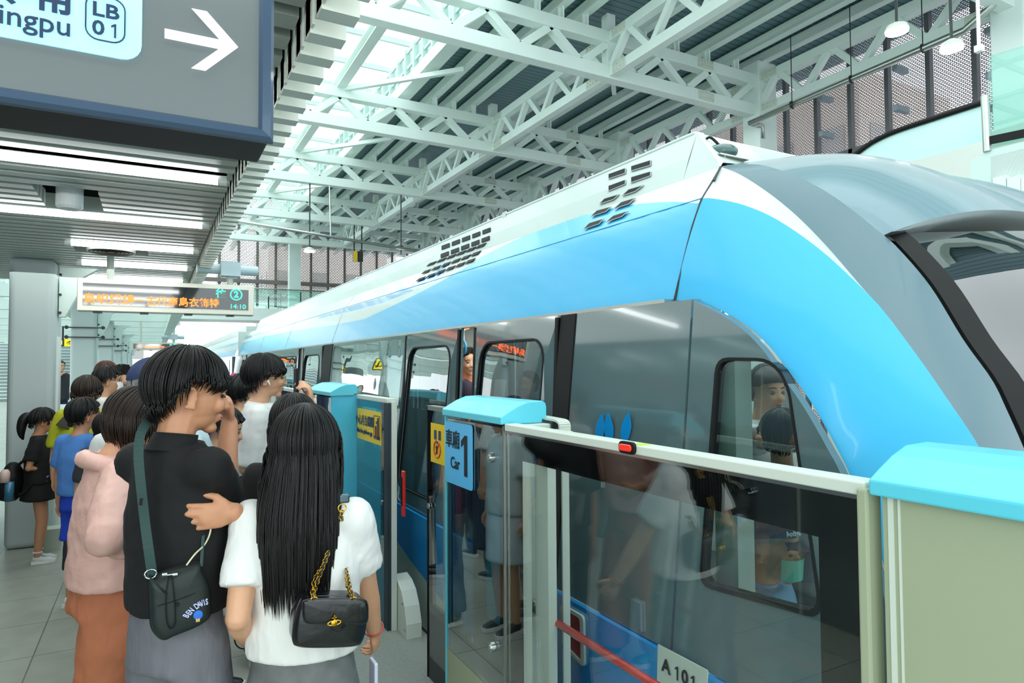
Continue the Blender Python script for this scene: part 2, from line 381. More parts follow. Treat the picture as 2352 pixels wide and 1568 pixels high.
def uv_plane(name, p, u, v, lu, lv_, mat_, parent=None, kind=None, th=.02):
    me = bpy.data.meshes.new(name); p, u, v = Vector(p), Vector(u).normalized(), Vector(v).normalized()
    me.from_pydata([tuple(p), tuple(p+u*lu), tuple(p+u*lu+v*lv_), tuple(p+v*lv_)], [], [(0,1,2,3)])
    uv = me.uv_layers.new(name='UVMap')
    for i, c in enumerate([(0,0),(lu,0),(lu,lv_),(0,lv_)]): uv.data[i].uv = c
    o = link(name, me, mat_, parent)
    if kind: o['kind'] = kind
    return o
uv_plane('wall_right', (16.7,-2,-1.4), (0,1,0), (0,0,1), 46, 11.9, M['mesh'], kind='structure')
fr_ = MB()
for k in range(45):
    y = -1.4+k*1.03; fr_.box((16.5,y,-1.4),(16.66,y+.11,10.4))
for z in (3.4,7.35): fr_.box((16.5,-2,z),(16.66,44,z+.12))
fr_.build('trim_6', mat('dark grey mullion', '#5c5e61', .5), kind='structure')
st = MB()
for k in range(22):
    y = -.9+k*2.06
    for z in (8.9,7.9): st.box((16.0,y,z),(16.5,y+.13,z+.14))
st.build('trim_7', mat('blue grey bracket', '#8d9aa3', .5), kind='structure')
# far end: mesh screens, balustrade, white deck edge
uv_plane('wall_far_mesh', (3.5,46,5.9), (1,0,0), (0,0,1), 14, 7, mesh_mat('distant perforated screen', 8, .42, '#b8aca6'), kind='structure')
fr_ = MB()
for k in range(13): fr_.box((3.6+k*1.15,45.8,5.6),(3.75+k*1.15,45.9,12))
fr_.box((2.5,45.6,7.1),(17,45.9,7.35))
fr_.build('trim_8', mat('warm grey mullion','#77716c',.5), kind='structure')
gb = thing('footbridge', 'white footbridge with clear balustrade crossing the far end of the hall', 'bridge')
MB().box((-9,40,4.3),(16,42.5,5.0)).build('deck', M['steel_white'], gb)
MB().box((-9,40.05,5.0),(16,40.09,6.1)).build('glass_balustrade', M['green_glass'], gb)
for k in range(14): MB().box((-8.6+k*1.8,39.98,5.0),(-8.54+k*1.8,40.03,6.05 if k%2 else 5.7)).build('balustrade_post', M['dark_metal'], gb)
MB().tube([(-9,40.05,6.15),(16,40.05,6.15)], .035).build('handrail', M['brushed'], gb)
settle(gb, (3,41,4.3))
tag(MB().box((7.6,43.5,-1.4),(8.3,44.1,10.2)).build('hall_column', M['steel_white']), 'white column at the far end of the hall, behind the footbridge', 'column')
# outside: pale buildings beyond the screens
M['bldg'] = mat('pale plastered facade', '#b9b0a8', .8, var=.08, scale=.6)
def building(a, b, lab, col):
    t = thing('building', lab, 'building')
    MB().box(a, b).build('facade', mat('facade '+col, col, .85), t)
    wins = []; x = a[0]-.02
    for i in range(int((b[1]-a[1])/3)):
        for j in range(int((b[2]-a[2])/3.2)):
            y = a[1]+.8+i*3; z = a[2]+1+j*3.2; wins.append(((x-.04,y,z),(x,y+1.4,z+1.5)))
    for i in range(int((b[0]-a[0])/3)):
        for j in range(int((b[2]-a[2])/3.2)):
            x2 = a[0]+.8+i*3; z = a[2]+1+j*3.2; wins.append(((x2,a[1]-.04,z),(x2+1.4,a[1],z+1.5)))
    wm = mat('window glass '+col, '#a3a19d', .3)
    for p, q in wins: MB().box(p, q).build('window', wm, t)
    return settle(t, ((a[0]+b[0])/2,(a[1]+b[1])/2,a[2]))
building((30,19.5,-5),(38,33,16), 'tall beige apartment building behind the mesh wall', '#c9bdb2')
building((28,37,-5),(36,52,14), 'grey apartment building behind the mesh wall further away', '#c4bcb8')
building((9,62,-5),(20,72,13), 'pale apartment block behind the far screens', '#d6ccc4')
building((-3,70,-5),(4,80,8.2), 'white low block seen under the footbridge', '#dfe3e0')
# ================================================== THE TRAIN
def side_x(z):                     # the near side leans out towards its belt, then tucks in
    return 1.573+(z-.70)*.1016 if z > .70 else 1.573+(.70-z)*.07
def on_side(px, py, off=0):
    x = 1.65
    for _ in range(8): p = onx(px, py, x+off); x = side_x(p.z)
    return p
# upper panel profile (x, z) from the bottom lip to the fold under the roof fairing
PROF = [(1.75,1.942),(1.782,2.04),(1.815,2.14),(1.849,2.236),(1.898,2.345),(1.955,2.42),(2.01,2.494)]
_pl = [0]
for a, b in zip(PROF, PROF[1:]): _pl.append(_pl[-1]+math.dist(a, b))
def prof(v):
    s = max(0,min(1,v))*_pl[-1]
    for i in range(len(PROF)-1):
        if s <= _pl[i+1]+1e-9:
            u = (s-_pl[i])/(_pl[i+1]-_pl[i]); return (lerp(PROF[i][0],PROF[i+1][0],u), lerp(PROF[i][1],PROF[i+1][1],u))
    return PROF[-1]
def on_prof(px, py):               # where a sight line meets the upper panel -> (y, v)
    best = None
    for i in range(401):
        v = i/400; x, z = prof(v); p = onx(px, py, x)
        e = abs(p.z-z)
        if best is None or e < best[0]: best = (e, p.y, v)
    return best[1], best[2]
def curve_from(pts): return sorted(on_prof(*p) for p in pts)
C1 = curve_from([(1601,467),(1546,463),(1478,467),(1410,475),(1342,490),(1274,514),(1206,540),(1155,564),(1104,591),(1087,604),(1019,643),(951,678),(900,703),(838,732),(773,745),(668,760),(603,773),(547,791)])
C2 = curve_from([(1029,622),(1000,640),(949,668),(876,696),(817,712),(744,729),(668,750),(600,768)])
C3 = curve_from([(1029,606),(964,644),(885,680),(838,694),(744,723),(668,744),(612,757)])
Y_SEAM, Y_END = 1.90, 16.6
train = thing('train_car', 'leading blue and white train car with rounded grey nose, stopped at the platform', 'train', group=None)
# ---- upper painted panels
ys = [Y_SEAM+(Y_END-Y_SEAM)*(i/150)**1.3 for i in range(151)]
def panel_piece(name, mt, lo, hi, yr, n=8, ycond=lambda y: True):
    mb = MB(); rows = []
    for y in yr:
        a, b = lo(y), hi(y)
        if b < a: b = a
        rows.append([Vector((prof(lerp(a,b,j/n))[0], y, prof(lerp(a,b,j/n))[1])) for j in range(n+1)])
    mb.grid(rows)
    return mb.build(name, mt, train, smooth=True)
y1 = C3[0][0]; y1b = y1-.5
print('C1', [(round(a,2),round(b,3)) for a,b in C1][:10], 'C3', [(round(a,2),round(b,3)) for a,b in C3][:3])
f1 = lambda y: interp(C1, y); f2 = lambda y: max(f1(y), interp(C2, y)) if y > y1 else lerp(interp(C2,y1), interp(C3,y1)-.0, 0) if False else max(f1(y), interp(C2, y)); f3 = lambda y: max(f2(y), interp(C3, y))
near = [y for y in ys if y <= y1]+[y1]; far = [y1]+[y for y in ys if y > y1]
panel_piece('blue_side_panel', M['train_blue'], lambda y: 0, f1, ys, 14)
panel_piece('white_swoosh', M['train_light'], f1, f2, far, 4)
panel_piece('blue_stripe', M['train_belt'], f2, f3, far, 3)
panel_piece('white_side_panel', M['train_light'], f3, lambda y: 1, far, 8)
panel_piece('white_side_panel', M['train_light'], f1, lambda y: 1, near, 8)
# lip, groove and seams of the panels
MB().box((1.70,Y_SEAM,1.93),(1.752,Y_END,1.944)).build('panel_lip', M['brushed'], train)
gv = MB(); rows=[]
for y in ys:
    x,z = prof(.715); rows.append([Vector((x-.001,y,z-.0015)),Vector((x-.003,y,z+.001)),Vector((x+.001,y,z+.003))])
gv.grid(rows); gv.build('panel_groove', M['train_blue'], train)
for ysm in (1.90, 7.4, 10.4, 13.2):
    gv = MB(); pts = [Vector((prof(v/20)[0]-.001, ysm, prof(v/20)[1])) for v in range(21)]
    gv.tube(pts, .004 if ysm==1.9 else .0022, 5); gv.build('panel_seam', M['dark_metal'] if ysm==1.9 else M['brushed'], train)
# roof fairing: leaning fascia with a top edge, and the roof itself
ZR = 2.72
fa = MB(); rows = []
for y in [2.12,4,6,8,10,12,14,15.6]: rows.append([Vector((2.012,y,2.494)),Vector((2.05,y,2.60)),Vector((2.10,y,ZR))])
fa.grid(rows)
fa.add([(2.01,1.905,2.494),(2.012,2.12,2.494),(2.10,2.12,ZR),(2.03,1.905,2.52)], [(0,1,2),(0,2,3)])
fa.build('roof_fascia', M['train_light'], train)
rf = MB(); rf.box((2.10,2.125,2.55),(4.2,15.6,ZR)); rf.box((2.095,2.13,ZR-.012),(2.16,15.6,ZR+.012))
rf.build('roof', M['train_light'], train, bevel=.01)
for y in (3.9,7.6,11.5):
    MB().box((2.09,y,ZR-.03),(2.14,y+.05,ZR+.016)).build('roof_joint', M['brushed'], train)
# ventilation slots in slanting rows
def vent(row_pts, nm, dark):
    pass
def slot_quad(y0, y1, v0, v1, slant, off=.006):
    out = []
    for (y, v) in ((y0,v0),(y1,v0),(y1+slant,v1),(y0+slant,v1)):
        x, z = prof(v); out.append(Vector((x-off, y, z+off*.4)))
    return out
def fasc_quad(y0, y1, z0, z1, off=.006):
    xa = lambda z: 2.012+(z-2.494)*.39
    return [Vector((xa(z)-off, y, z)) for (y, z) in ((y0,z0),(y1,z0),(y1,z1),(y0,z1))]
def px_slots(rows, nm, mt, rim=True):
    """rows: pixel corner quads lying on the panel or the fascia"""
    for q in rows:
        mb = MB(); rb = MB()
        P = []
        for p in q:
            y, v = on_prof(*p)
            if v >= .995:
                x = 2.05
                for _ in range(6): a = onx(p[0], p[1], x); x = 2.012+(a.z-2.494)*.39
                P.append(a+Vector((-.004,0,.001)))
            else:
                x, z = prof(v); P.append(Vector((x-.005, y, z+.002)))
        c = sum(P, Vector())/len(P)
        mb.prism(P, (-.004,0,.0015)); o = mb.build('ventilation_slot', mt, train)
        if rim:
            for a, b in zip(P, P[1:]+P[:1]): rb.bar(a+Vector((-.004,0,.001)), b+Vector((-.004,0,.001)), .0025, .003)
            rb.build('slot_rim', M['train_light'], o)
def par(x0, y0, w, h, sx, rise):    # slanting slot in pixels: lower-left corner, width, height, skew, rise per px
    return [(x0,y0),(x0+w,y0-w*rise),(x0+w+sx,y0-w*rise-h),(x0+sx,y0-h)]
g1 = [[(1452,394),(1497,381),(1497,369),(1452,383)],[(1400,412),(1439,399),(1439,387),(1400,401)],
      [(1452,421),(1497,405),(1497,395),(1452,408)],[(1400,440),(1439,424),(1439,414),(1400,428)],
      [(1431,451),(1462,441),(1481,426),(1447,436)],[(1379,470),(1412,459),(1425,447),(1391,457)],
      [(1412,482),(1448,470),(1463,456),(1430,466)],[(1360,499),(1395,488),(1407,476),(1374,485)],
      [(1395,512),(1432,499),(1446,486),(1412,497)],[(1343,528),(1379,516),(1390,504),(1357,514)]]
px_slots(g1, 'ventilation_slots', M['black'])
g2 = []
for r_, (xa, ya) in enumerate([(957,647),(969,630),(981,612)]):
    for c_ in range(6 if r_ else 6):
        g2.append(par(xa+c_*22.5, ya-c_*8.0, 16+c_*.3, 7+c_*.25, 8, .33))
for r_, (xa, ya) in enumerate([(1014,593),(1016,574)]):
    for c_ in range(5): g2.append(par(xa+c_*23.5, ya-c_*8.8, 18, 9, 0, .37))
px_slots(g2, 'ventilation_slots', M['black'], rim=False)
# ---- side wall: pieces between the openings, all on the leaning side plane
def wall_poly(name, poly, mt, holes=(), th=.03, off=0.0, parent=None, smooth=False):
    """poly/holes in (y, z); cut with holes, laid on the side plane, with thickness"""
    cu = bpy.data.curves.new(name, 'CURVE'); cu.dimensions = '2D'; cu.fill_mode = 'BOTH'; cu.extrude = th/2
    for pl in [poly]+list(holes):
        s = cu.splines.new('POLY'); s.points.add(len(pl)-1); s.use_cyclic_u = True
        for i, (y, z) in enumerate(pl): s.points[i].co = (y, z, 0, 1)
    tmp = bpy.data.objects.new('tmp', cu); COL.objects.link(tmp)
    me = bpy.data.meshes.new_from_object(tmp.evaluated_get(bpy.context.evaluated_depsgraph_get())); bpy.data.objects.remove(tmp); bpy.data.curves.remove(cu)
    bm = bmesh.new(); bm.from_mesh(me)
    for v in bm.verts:
        y, z, d = v.co; v.co = Vector((side_x(z)+off+th/2+d, y, z))
    bmesh.ops.recalc_face_normals(bm, faces=bm.faces); bm.to_mesh(me); bm.free()
    me.materials.clear(); me.name = name
    return link(name, me, mt, parent if parent is not None else train, smooth)
def rrect(y0, z0, y1, z1, r, n=5):
    out = []
    for cy_, cz_, a0 in ((y1-r,z0+r,-90),(y1-r,z1-r,0),(y0+r,z1-r,90),(y0+r,z0+r,180)):
        for i in range(n+1):
            a = math.radians(a0+90*i/n); out.append((cy_+r*math.cos(a), cz_+r*math.sin(a)))
    return out
def rpoly(pts, r, n=4):
    out = []; k = len(pts)
    for i in range(k):
        p0, p1, p2 = Vector(pts[i-1]), Vector(pts[i]), Vector(pts[(i+1)%k]); a = (p0-p1).normalized()*r; b = (p2-p1).normalized()*r
        for j in range(n+1):
            t = j/n; q = (p1+a)*(1-t)**2+p1*2*t*(1-t)+(p1+b)*t*t; out.append((q.x, q.y))
    return out
yz = lambda px, py: (on_side(px, py).y, on_side(px, py).z)
ZT_, ZW = 1.93, .71               # top of side, lower edge of the dark wall
# x positions along the side (y) of features, measured
YW = dict(seam=yz(1590,705)[0], pil0=yz(1325,720)[0], pil1=yz(1290,730)[0], gap0=yz(1095,748)[0], gap1=yz(1060,754)[0], l0=yz(935,770)[0], w1=yz(765,792)[0], p2=yz(745,794)[0], d2=yz(700,798)[0], d3=yz(690,800)[0], d4=yz(612,806)[0])
print('train side', {k: round(v,2) for k, v in YW.items()})
cabwin = [yz(1650,822), yz(1790,818), yz(1825,880), yz(1888,1330), yz(1872,1412), yz(1612,1338), yz(1632,1040)]
cabw = rpoly([yz(1645,820), yz(1772,822), yz(1812,875), yz(1893,1425), yz(1606,1345)], .055)
cabi = [(a+(sum(p[0] for p in cabw)/len(cabw)-a)*.055, b+(sum(p[1] for p in cabw)/len(cabw)-b)*.035) for a, b in cabw]
Lp = [((1548,689),1.752),((1590,692),1.752),((1633,702),1.752),((1710,744),1.75),((1766,794),1.745),((1810,850),1.74),((1854,910),1.73),((1888,966),1.72),((1921,1027),1.71),((1950,1085),1.70),((2000,1210),1.69),((2048,1360),1.67),((2085,1560),1.65)]
_L = [(p.y, p.z) for p in catmull([onx(p[0],p[1],x-.02) for p, x in Lp], 60)]
seam = YW['seam']; lowL = lambda y: ZW
YF = .55                            # where the side runs out at the nose
wall_poly('cab_side_panel', [(seam-.006,ZW),(seam-.006,ZT_)]+[q for q in _L if q[0] < seam-.03 and q[1] < ZT_-.005 and q[1] > ZW]+[([q for q in _L if q[1] > ZW][-1][0],ZW)], M['train_grey'], [cabw])
wall_poly('cab_window_seal', cabw, M['black'], [cabi], th=.036, off=-.003)
wall_poly('cab_window', cabi, M['tint'], th=.008, off=.008)
wall_poly('side_panel', [(seam+.006,ZW),(YW['pil0'],ZW),(YW['pil0'],ZT_),(seam+.006,ZT_)], M['train_grey'])
wall_poly('door_pillar', [(YW['pil0']+.004,ZW),(YW['pil1'],ZW),(YW['pil1'],ZT_),(YW['pil0']+.004,ZT_)], M['black'], off=-.006)
def door(y0, y1, name='sliding_door', inner=None, swap=False):
    w_ = rrect(y0+.10, .82, y1-.10, 1.83, .12)
    d = wall_poly(name, [(y0,.02),(y1,.02),(y1,ZT_),(y0,ZT_)], M['train_grey'], [w_], off=-.012)
    wall_poly('door_window', w_, M['tint_door'], th=.01, off=.002, parent=d)
    wi = [(a+(sum(p[0] for p in w_)/len(w_)-a)*.03, b+(sum(p[1] for p in w_)/len(w_)-b)*.02) for a, b in w_]
    wall_poly('window_seal', w_, M['black'], [wi], th=.012, off=-.016, parent=d)
    for ye in (y0, y1-.02): wall_poly('edge_rubber', [(ye,.02),(ye+.02,.02),(ye+.02,ZT_-.01),(ye,ZT_-.01)], M['black'], th=.02, off=-.018, parent=d)
    return d
door(YW['pil1']+.01, YW['gap0'])
door(YW['gap1'], YW['l0']-.01)
# long side windows beyond, alternating with the next doors
def big_window(y0, y1):
    w_ = rrect(y0+.05, .86, y1-.05, 1.90, .05)
    d = wall_poly('side_window_frame', [(y0,ZW),(y1,ZW),(y1,ZT_),(y0,ZT_)], M['train_grey'], [w_])
    wall_poly('pane', w_, M['tint'], th=.01, off=.004, parent=d)
    return d
big_window(YW['l0'], YW['w1'])
wall_poly('door_pillar', [(YW['w1'],ZW),(YW['p2'],ZW),(YW['p2'],ZT_),(YW['w1'],ZT_)], M['black'], off=-.006)
door(YW['p2']+.01, YW['d2']); door(YW['d3'], YW['d4'])
y_ = YW['d4']
for k in range(2):
    big_window(y_+.02, y_+1.7); wall_poly('door_pillar', [(y_+1.7,ZW),(y_+1.8,ZW),(y_+1.8,ZT_),(y_+1.7,ZT_)], M['black'], off=-.006)
    if y_+3.3 < Y_END: door(y_+1.81, y_+2.5); door(y_+2.6, y_+3.3)
    y_ += 3.32
    if y_ > Y_END-1.7: break
wall_poly('side_panel', [(min(y_,Y_END-.2),ZW),(Y_END,ZW),(Y_END,ZT_),(min(y_,Y_END-.2),ZT_)], M['train_grey'])
# belt: bright blue above a pale skirt, split by a long curve
bc = [(.45,.20),(1.4,.10),(2.4,.10),(3.3,.17),(3.9,.26),(4.4,.36),(4.75,.45),(5.05,.52),(5.6,.54),(7.5,.50),(Y_END,.46)]
bcs = [(p.x, p.y) for p in catmull([(a,b,0) for a,b in bc], 60)]
bay = [(YF,YW['pil1']),(YW['gap0'],YW['gap0'])]
wall_poly('blue_belt', [(bcs[0][0],ZW-.004)]+[(a,b) for a,b in bcs]+[(Y_END,ZW-.004)], M['train_belt'], th=.02, off=-.022)
wall_poly('pale_skirt', [(bcs[0][0],-.20)]+[(a,b-.003) for a,b in bcs]+[(Y_END,-.20)], M['train_skirt'], th=.02, off=-.022)
MB().box((1.59,.6,-.26),(1.66,Y_END,-.21)).build('sill_rail', M['brushed'], train)
MB().box((1.66,.7,-1.3),(4.5,Y_END-.3,-.25)).build('underframe', M['black'], train)
# stripes near the belt, equipment hatch, number plate
hz = [yz(1300,1382), yz(1355,1412), yz(1357,1530), yz(1306,1480)]
hp = rpoly([(a,b) for a,b in hz], .025)
hat = wall_poly('hatch_frame', hp, M['cream_lt'], [[(a+(sum(q[0] for q in hp)/len(hp)-a)*.28, b+(sum(q[1] for q in hp)/len(hp)-b)*.16) for a,b in hp]], th=.012, off=-.034)
cyh = sum(q[0] for q in hp)/len(hp); czh = sum(q[1] for q in hp)/len(hp)
wall_poly('red_hatch_panel', [(a+(cyh-a)*.28, b+(czh-b)*.16) for a,b in hp], mat('dark red hatch','#9c1c20',.4), th=.004, off=-.026, parent=hat)
MB().cyl((side_x(czh)-.03,cyh+.03,czh), .013, .012, (1,0,0)).build('hatch_knob', M['cream_lt'], hat)
def text_mesh(name, s, size, mt, origin, u, v, parent, align='CENTER', th=.001, bold=0, sx=1.0, space=1.0):
    cu = bpy.data.curves.new(name, 'FONT'); cu.body = s; cu.size = size; cu.align_x = align; cu.align_y = 'CENTER'; cu.extrude = th; cu.offset = bold; cu.space_character = space; cu.resolution_u = 3
    tmp = bpy.data.objects.new('tmp', cu); COL.objects.link(tmp)
    me = bpy.data.meshes.new_from_object(tmp.evaluated_get(bpy.context.evaluated_depsgraph_get())); bpy.data.objects.remove(tmp)
    u, v = Vector(u).normalized(), Vector(v).normalized(); n_ = u.cross(v); o_ = Vector(origin)
    for vt in me.vertices: vt.co = o_ + u*vt.co.x*sx + v*vt.co.y + n_*vt.co.z
    me.materials.clear(); me.name = name
    return link(name, me, mt, parent)
def digit_one(size, mt, origin, u, v, parent, bold=1.0):
    u, v, o_ = Vector(u).normalized(), Vector(v).normalized(), Vector(origin); n_ = u.cross(v)
    pts = [(-.02,-.36),(.09*bold,-.36),(.09*bold,.36),(.01,.36),(-.15,.25),(-.15,.14),(-.02,.21)]
    return MB().prism([o_+u*a*size+v*b*size for a, b in pts], n_*.001).build('lettering', mt, parent)
npz = [yz(1525,1475), yz(1640,1535), yz(1637,1625), yz(1523,1562)]
npl = wall_poly('number_plate', npz, M['cream_lt'], th=.004, off=-.028)
c_ = Vector((0,(npz[0][0]+npz[1][0])/2,(npz[0][1]+npz[2][1])/2)); c_.x = side_x(c_.z)-.030
for ch, dy in (('A',.072),('1',.018),('0',-.018),('1',-.056)):
    q_ = c_+Vector((-.002,dy,.004))
    if ch == '1': digit_one(.062, M['ink'], q_, (0,-1,0), (.02,0,1), npl)
    else: text_mesh('lettering', ch, .062, M['ink'], q_, (0,-1,0), (0.02,0,1), npl, bold=.0012)
# feather logo above the belt
fth = MB()
for (a,b,c,d) in (((1405,1000),(1385,960),(1362,990),(1362,1002)),((1403,963),(1412,985),(1411,1003),(1390,1003)),((1455,972),(1440,1000),(1423,1003),(1430,985))):
    pl = [on_side(*q)+Vector((-.004,0,0)) for q in (a,b,c,d)]
for (px, py, lean) in ((1377,985,.35),(1402,985,-.12),(1436,990,.4)):
    base = on_side(px, 1012); pl = []
    for t, w_ in ((0,.012),(.25,.017),(.5,.018),(.75,.012),(1,.001)): pl.append((t,w_*1.7))
    L = [base+Vector((-.004,-lean*.07*t-w_, .115*t)) for t,w_ in pl]; R_ = [base+Vector((-.004,-lean*.07*t+w_, .115*t)) for t,w_ in pl]
    MB().prism(L+R_[::-1], (-.0015,0,0)).build('feather_emblem', M['train_belt'], train)
# ---- far side, floor, ceiling and end walls of the car (seen through the glass)
XFAR = 4.55
fw = MB()
fw.box((XFAR-.04,1.0,-.05),(XFAR,Y_END,.85)).box((XFAR-.04,1.0,1.9),(XFAR,Y_END,2.5))
y = 1.0
while y < Y_END-1: fw.box((XFAR-.04,y,.85),(XFAR,y+.35,1.9)); y += 1.9
fw.build('far_side_wall', M['cream_lt'], train)
MB().box((1.62,.9,-.06),(XFAR,Y_END,-.01)).build('car_floor', mat('dark grey car floor','#5b6163',.6), train)
MB().box((1.96,1.95,2.30),(XFAR,Y_END,2.34)).build('car_ceiling', M['white'], train)
il = MB()
for x in (2.5,3.6): il.box((x-.06,2.0,2.285),(x+.06,Y_END-.4,2.298))
il.build('ceiling_light_strip', emis('car ceiling light', (1,.98,.95), 7), train)
MB().box((1.75,Y_END-.05,-.05),(XFAR,Y_END,2.5)).build('end_wall', M['cream_lt'], train)
MB().box((2.6,1.50,-.0),(XFAR,1.55,.62)).build('driver_console', M['dark_metal'], train)
pillar = MB().box((1.74,1.60,.1),(1.82,1.70,1.72)).build('inner_window_pillar', M['cream_lt'], train)
for (y0,y1) in ((YW['seam']+.2,YW['pil0']-.1),(YW['l0']+.1,YW['w1']-.1)):
    s_ = MB().box((1.78,y0,.0),(2.2,y1,.45)).box((1.72,y0,.45),(1.80,y1,1.0)).build('bench_seat', M['cyan'], train, bevel=.03)
for y in (1.85, YW['pil1']-.3, YW['gap0']+.9, YW['w1']-.5, 11, 13):
    MB().tube([(2.45,y,0),(2.45,y,2.3)], .017, 10).build('grab_pole', M['brushed'], train, smooth=True)
MB().tube([(2.25,1.9,2.05),(2.25,Y_END-.4,2.05)], .014, 8).build('handrail', M['brushed'], train, smooth=True)
def strap_handle(y, x=2.25):
    h = MB().tube([(x,y,2.05),(x,y,1.90)], .012, 6).build('hanging_strap', mat('white strap','#e8e8e4',.6) if 'strap' not in M else M['strap'], train)
    ring = [(x, y+.055*math.cos(a), 1.84+.055*math.sin(a)) for a in [2*PI*i/16 for i in range(17)]]
    MB().tube(ring, .010, 6, cap=False).build('grip_ring', M['train_blue'], h, smooth=True)
M['strap'] = mat('white strap','#e8e8e4',.6)
for k in range(26): strap_handle(2.4+k*.32)
# ---- nose: blue arch panel, white sliver, grey band, silver hood, windscreen
Wp = [((1614,455),1.898),((1640,456),1.90),((1700,468),1.905),((1764,493),1.91),((1827,531),1.91),((1891,579),1.905),((1955,637),1.90),((2015,697),1.895),((2035,721),1.89),((2113,825),1.87),((2179,921),1.85),((2250,1029),1.83),((2310,1170),1.80),((2360,1350),1.77),((2390,1560),1.74)]
Up = [((1655,383),2.01),((1700,401),2.03),((1764,442),2.04),((1827,493),2.02),((1891,557),1.99),((1955,630),1.94),((2006,691),1.905),((2035,721),1.891),((2113,825),1.871),((2179,921),1.851),((2250,1029),1.831),((2310,1170),1.801),((2360,1350),1.771),((2390,1560),1.741)]
Sp = [((1668,380),2.06),((1720,377),2.12),((1764,382),2.14),((1827,404),2.14),((1891,436),2.13),((1955,480),2.12),((2019,531),2.10),((2060,567),2.09),((2136,656),2.07),((2212,779),2.04),((2278,871),2.02),((2311,938),2.0),((2352,1030),1.98),((2420,1200),1.95),((2480,1420),1.92)]
P3 = lambda tab, n: catmull([onx(p[0],p[1],x) for p, x in tab], n)
NN = 64
def resample(P, n):
    d = [0]
    for a, b in zip(P, P[1:]): d.append(d[-1]+(b-a).length)
    out = []
    for i in range(n):
        s = d[-1]*i/(n-1); j = max(k for k in range(len(d)) if d[k] <= s+1e-9); j = min(j, len(P)-2)
        out.append(P[j].lerp(P[j+1], (s-d[j])/max(1e-9, d[j+1]-d[j])))
    return out
cL, cW, cU, cS = (resample(P3(t, 160), NN) for t in (Lp, Wp, Up, Sp))
def ruled(name, A, B, mt, bulge=0, n=10, th=None, parent=None):
    rows = []
    for i in range(len(A)):
        a, b = A[i], B[i]; w_ = (b-a).length; row = []
        nrm = Vector((-.8,-.35,.45)).normalized()
        for j in range(n+1):
            t = j/n; row.append(a.lerp(b, t)+nrm*bulge*w_*4*t*(1-t))
        rows.append(row)
    return MB().grid(rows).build(name, mt, parent if parent is not None else train, smooth=True)
ruled('nose_side_panel', cL, cW, M['train_blue'], .035, 12)
ruled('nose_white_sliver', cW, cU, M['train_light'], .01, 4)
ruled('nose_grey_band', cU, cS, M['train_arch'], .03, 8)
# returning edge of the arch onto the side wall
ruled('nose_panel_return', cL, [p+Vector((.10,.0,.0)) for p in cL], M['train_blue'], 0, 2)
MB().tube([onx(1655,383,2.0),onx(1640,415,1.95)]+[Vector((prof(v)[0]-.002,1.895,prof(v)[1])) for v in (1,.9,.8,.7,.6,.5,.4,.3,.2,.1,0)][1:], .0045, 6).build('panel_seam', M['dark_metal'], train)
# hood: from the grey band's crest over to the centre line
crest = [((1680,371),2.30),((1764,372),2.62),((1830,370),2.88),((1900,370),3.05),((1975,375),3.1),((2050,388),3.12),((2125,404),3.14),((2200,425),3.15),((2352,475),3.15),((2500,545),3.15)]
cC = resample(P3(crest, 120), NN)
su = [((1668,380),2.06),((1720,377),2.12),((1764,382),2.14),((1827,404),2.14),((1891,436),2.13),((1955,480),2.12),((2010,524),2.105),((2030,540),2.10)]
cSu = resample(P3(su, 120), NN)
# front rim of the hood runs from the band across to the far right
rim = [((2030,540),2.10),((2060,560),2.25),((2178,572),2.55),((2352,592),3.0),((2440,604),3.15)]
cR = resample(P3(rim, 80), NN)
rows = []
A, B = cSu, cC
for i in range(NN):
    a, b = A[i], B[i]; row = []
    for j in range(25):
        t = j/24; p = a.lerp(b, t); p += Vector((-.35,-.45,.8)).normalized()*(.10*4*t*(1-t))*smoothstep(0,.7,i/NN)
        row.append(p)
    rows.append(row)
hood = MB().grid(rows); hood.build('nose_hood', M['train_hood'], train, smooth=True)
last = rows[-1]
# rolled visor under the hood, down to the windscreen
vis = []
for j, p in enumerate(last):
    t = j/24; q = cR[int(t*(NN-1))]
    arc = []
    for k in range(9):
        u = k/8; m_ = p.lerp(q, u)+Vector((-.25,-.9,.15)).normalized()*(.035*math.sin(PI*u)); arc.append(m_)
    vis.append(arc)
MB().grid(vis).build('hood_visor', mat('dull silver visor','#6f7a7a',.35,metal=.6,bump=.05,scale=30), train, smooth=True)
# far half of the hood
MB().grid([[Vector((3.15*2-p.x if p.x<3.15 else p.x, p.y, p.z)) for p in r] for r in rows]).build('nose_hood', M['train_hood'], train, smooth=True)
# windscreen: dark glass set back behind band and visor
ws_e = resample(P3([(p, x+.03) for p, x in Sp[6:]], 60), 30)
ws = []
for i, p in enumerate(ws_e):
    t = i/29; row = []
    q0 = Vector((3.2, p.y-.30-.1*t, p.z+.0))
    for j in range(13):
        u = j/12; m_ = p.lerp(q0, u)+Vector((0,-1,.1)).normalized()*(.12*math.sin(PI*u*.5)*u*(1-u)*4); row.append(m_)
    ws.append(row)
M['windscreen'] = glass('dark train windscreen', (.10,.12,.13), 3.2, wave=.06)
MB().grid(ws).build('windscreen', M['windscreen'], train, smooth=True)
sb = []
for i, p in enumerate(ws_e): sb.append([p+Vector((-.0,-.012,.0)), p+Vector((.055,-.05,.0))])
MB().grid(sb).build('windscreen_border', M['black'], train, smooth=True)
MB().grid([[p+Vector((.10,.10,0)) for p in r] for r in ws]).build('cab_lining', mat('warm beige cab lining','#6b6156',.6), train, smooth=True)
MB().bar(onx(2085,578,2.30), onx(2400,610,2.9), .006, .02).build('windscreen_trim', M['brushed'], train)
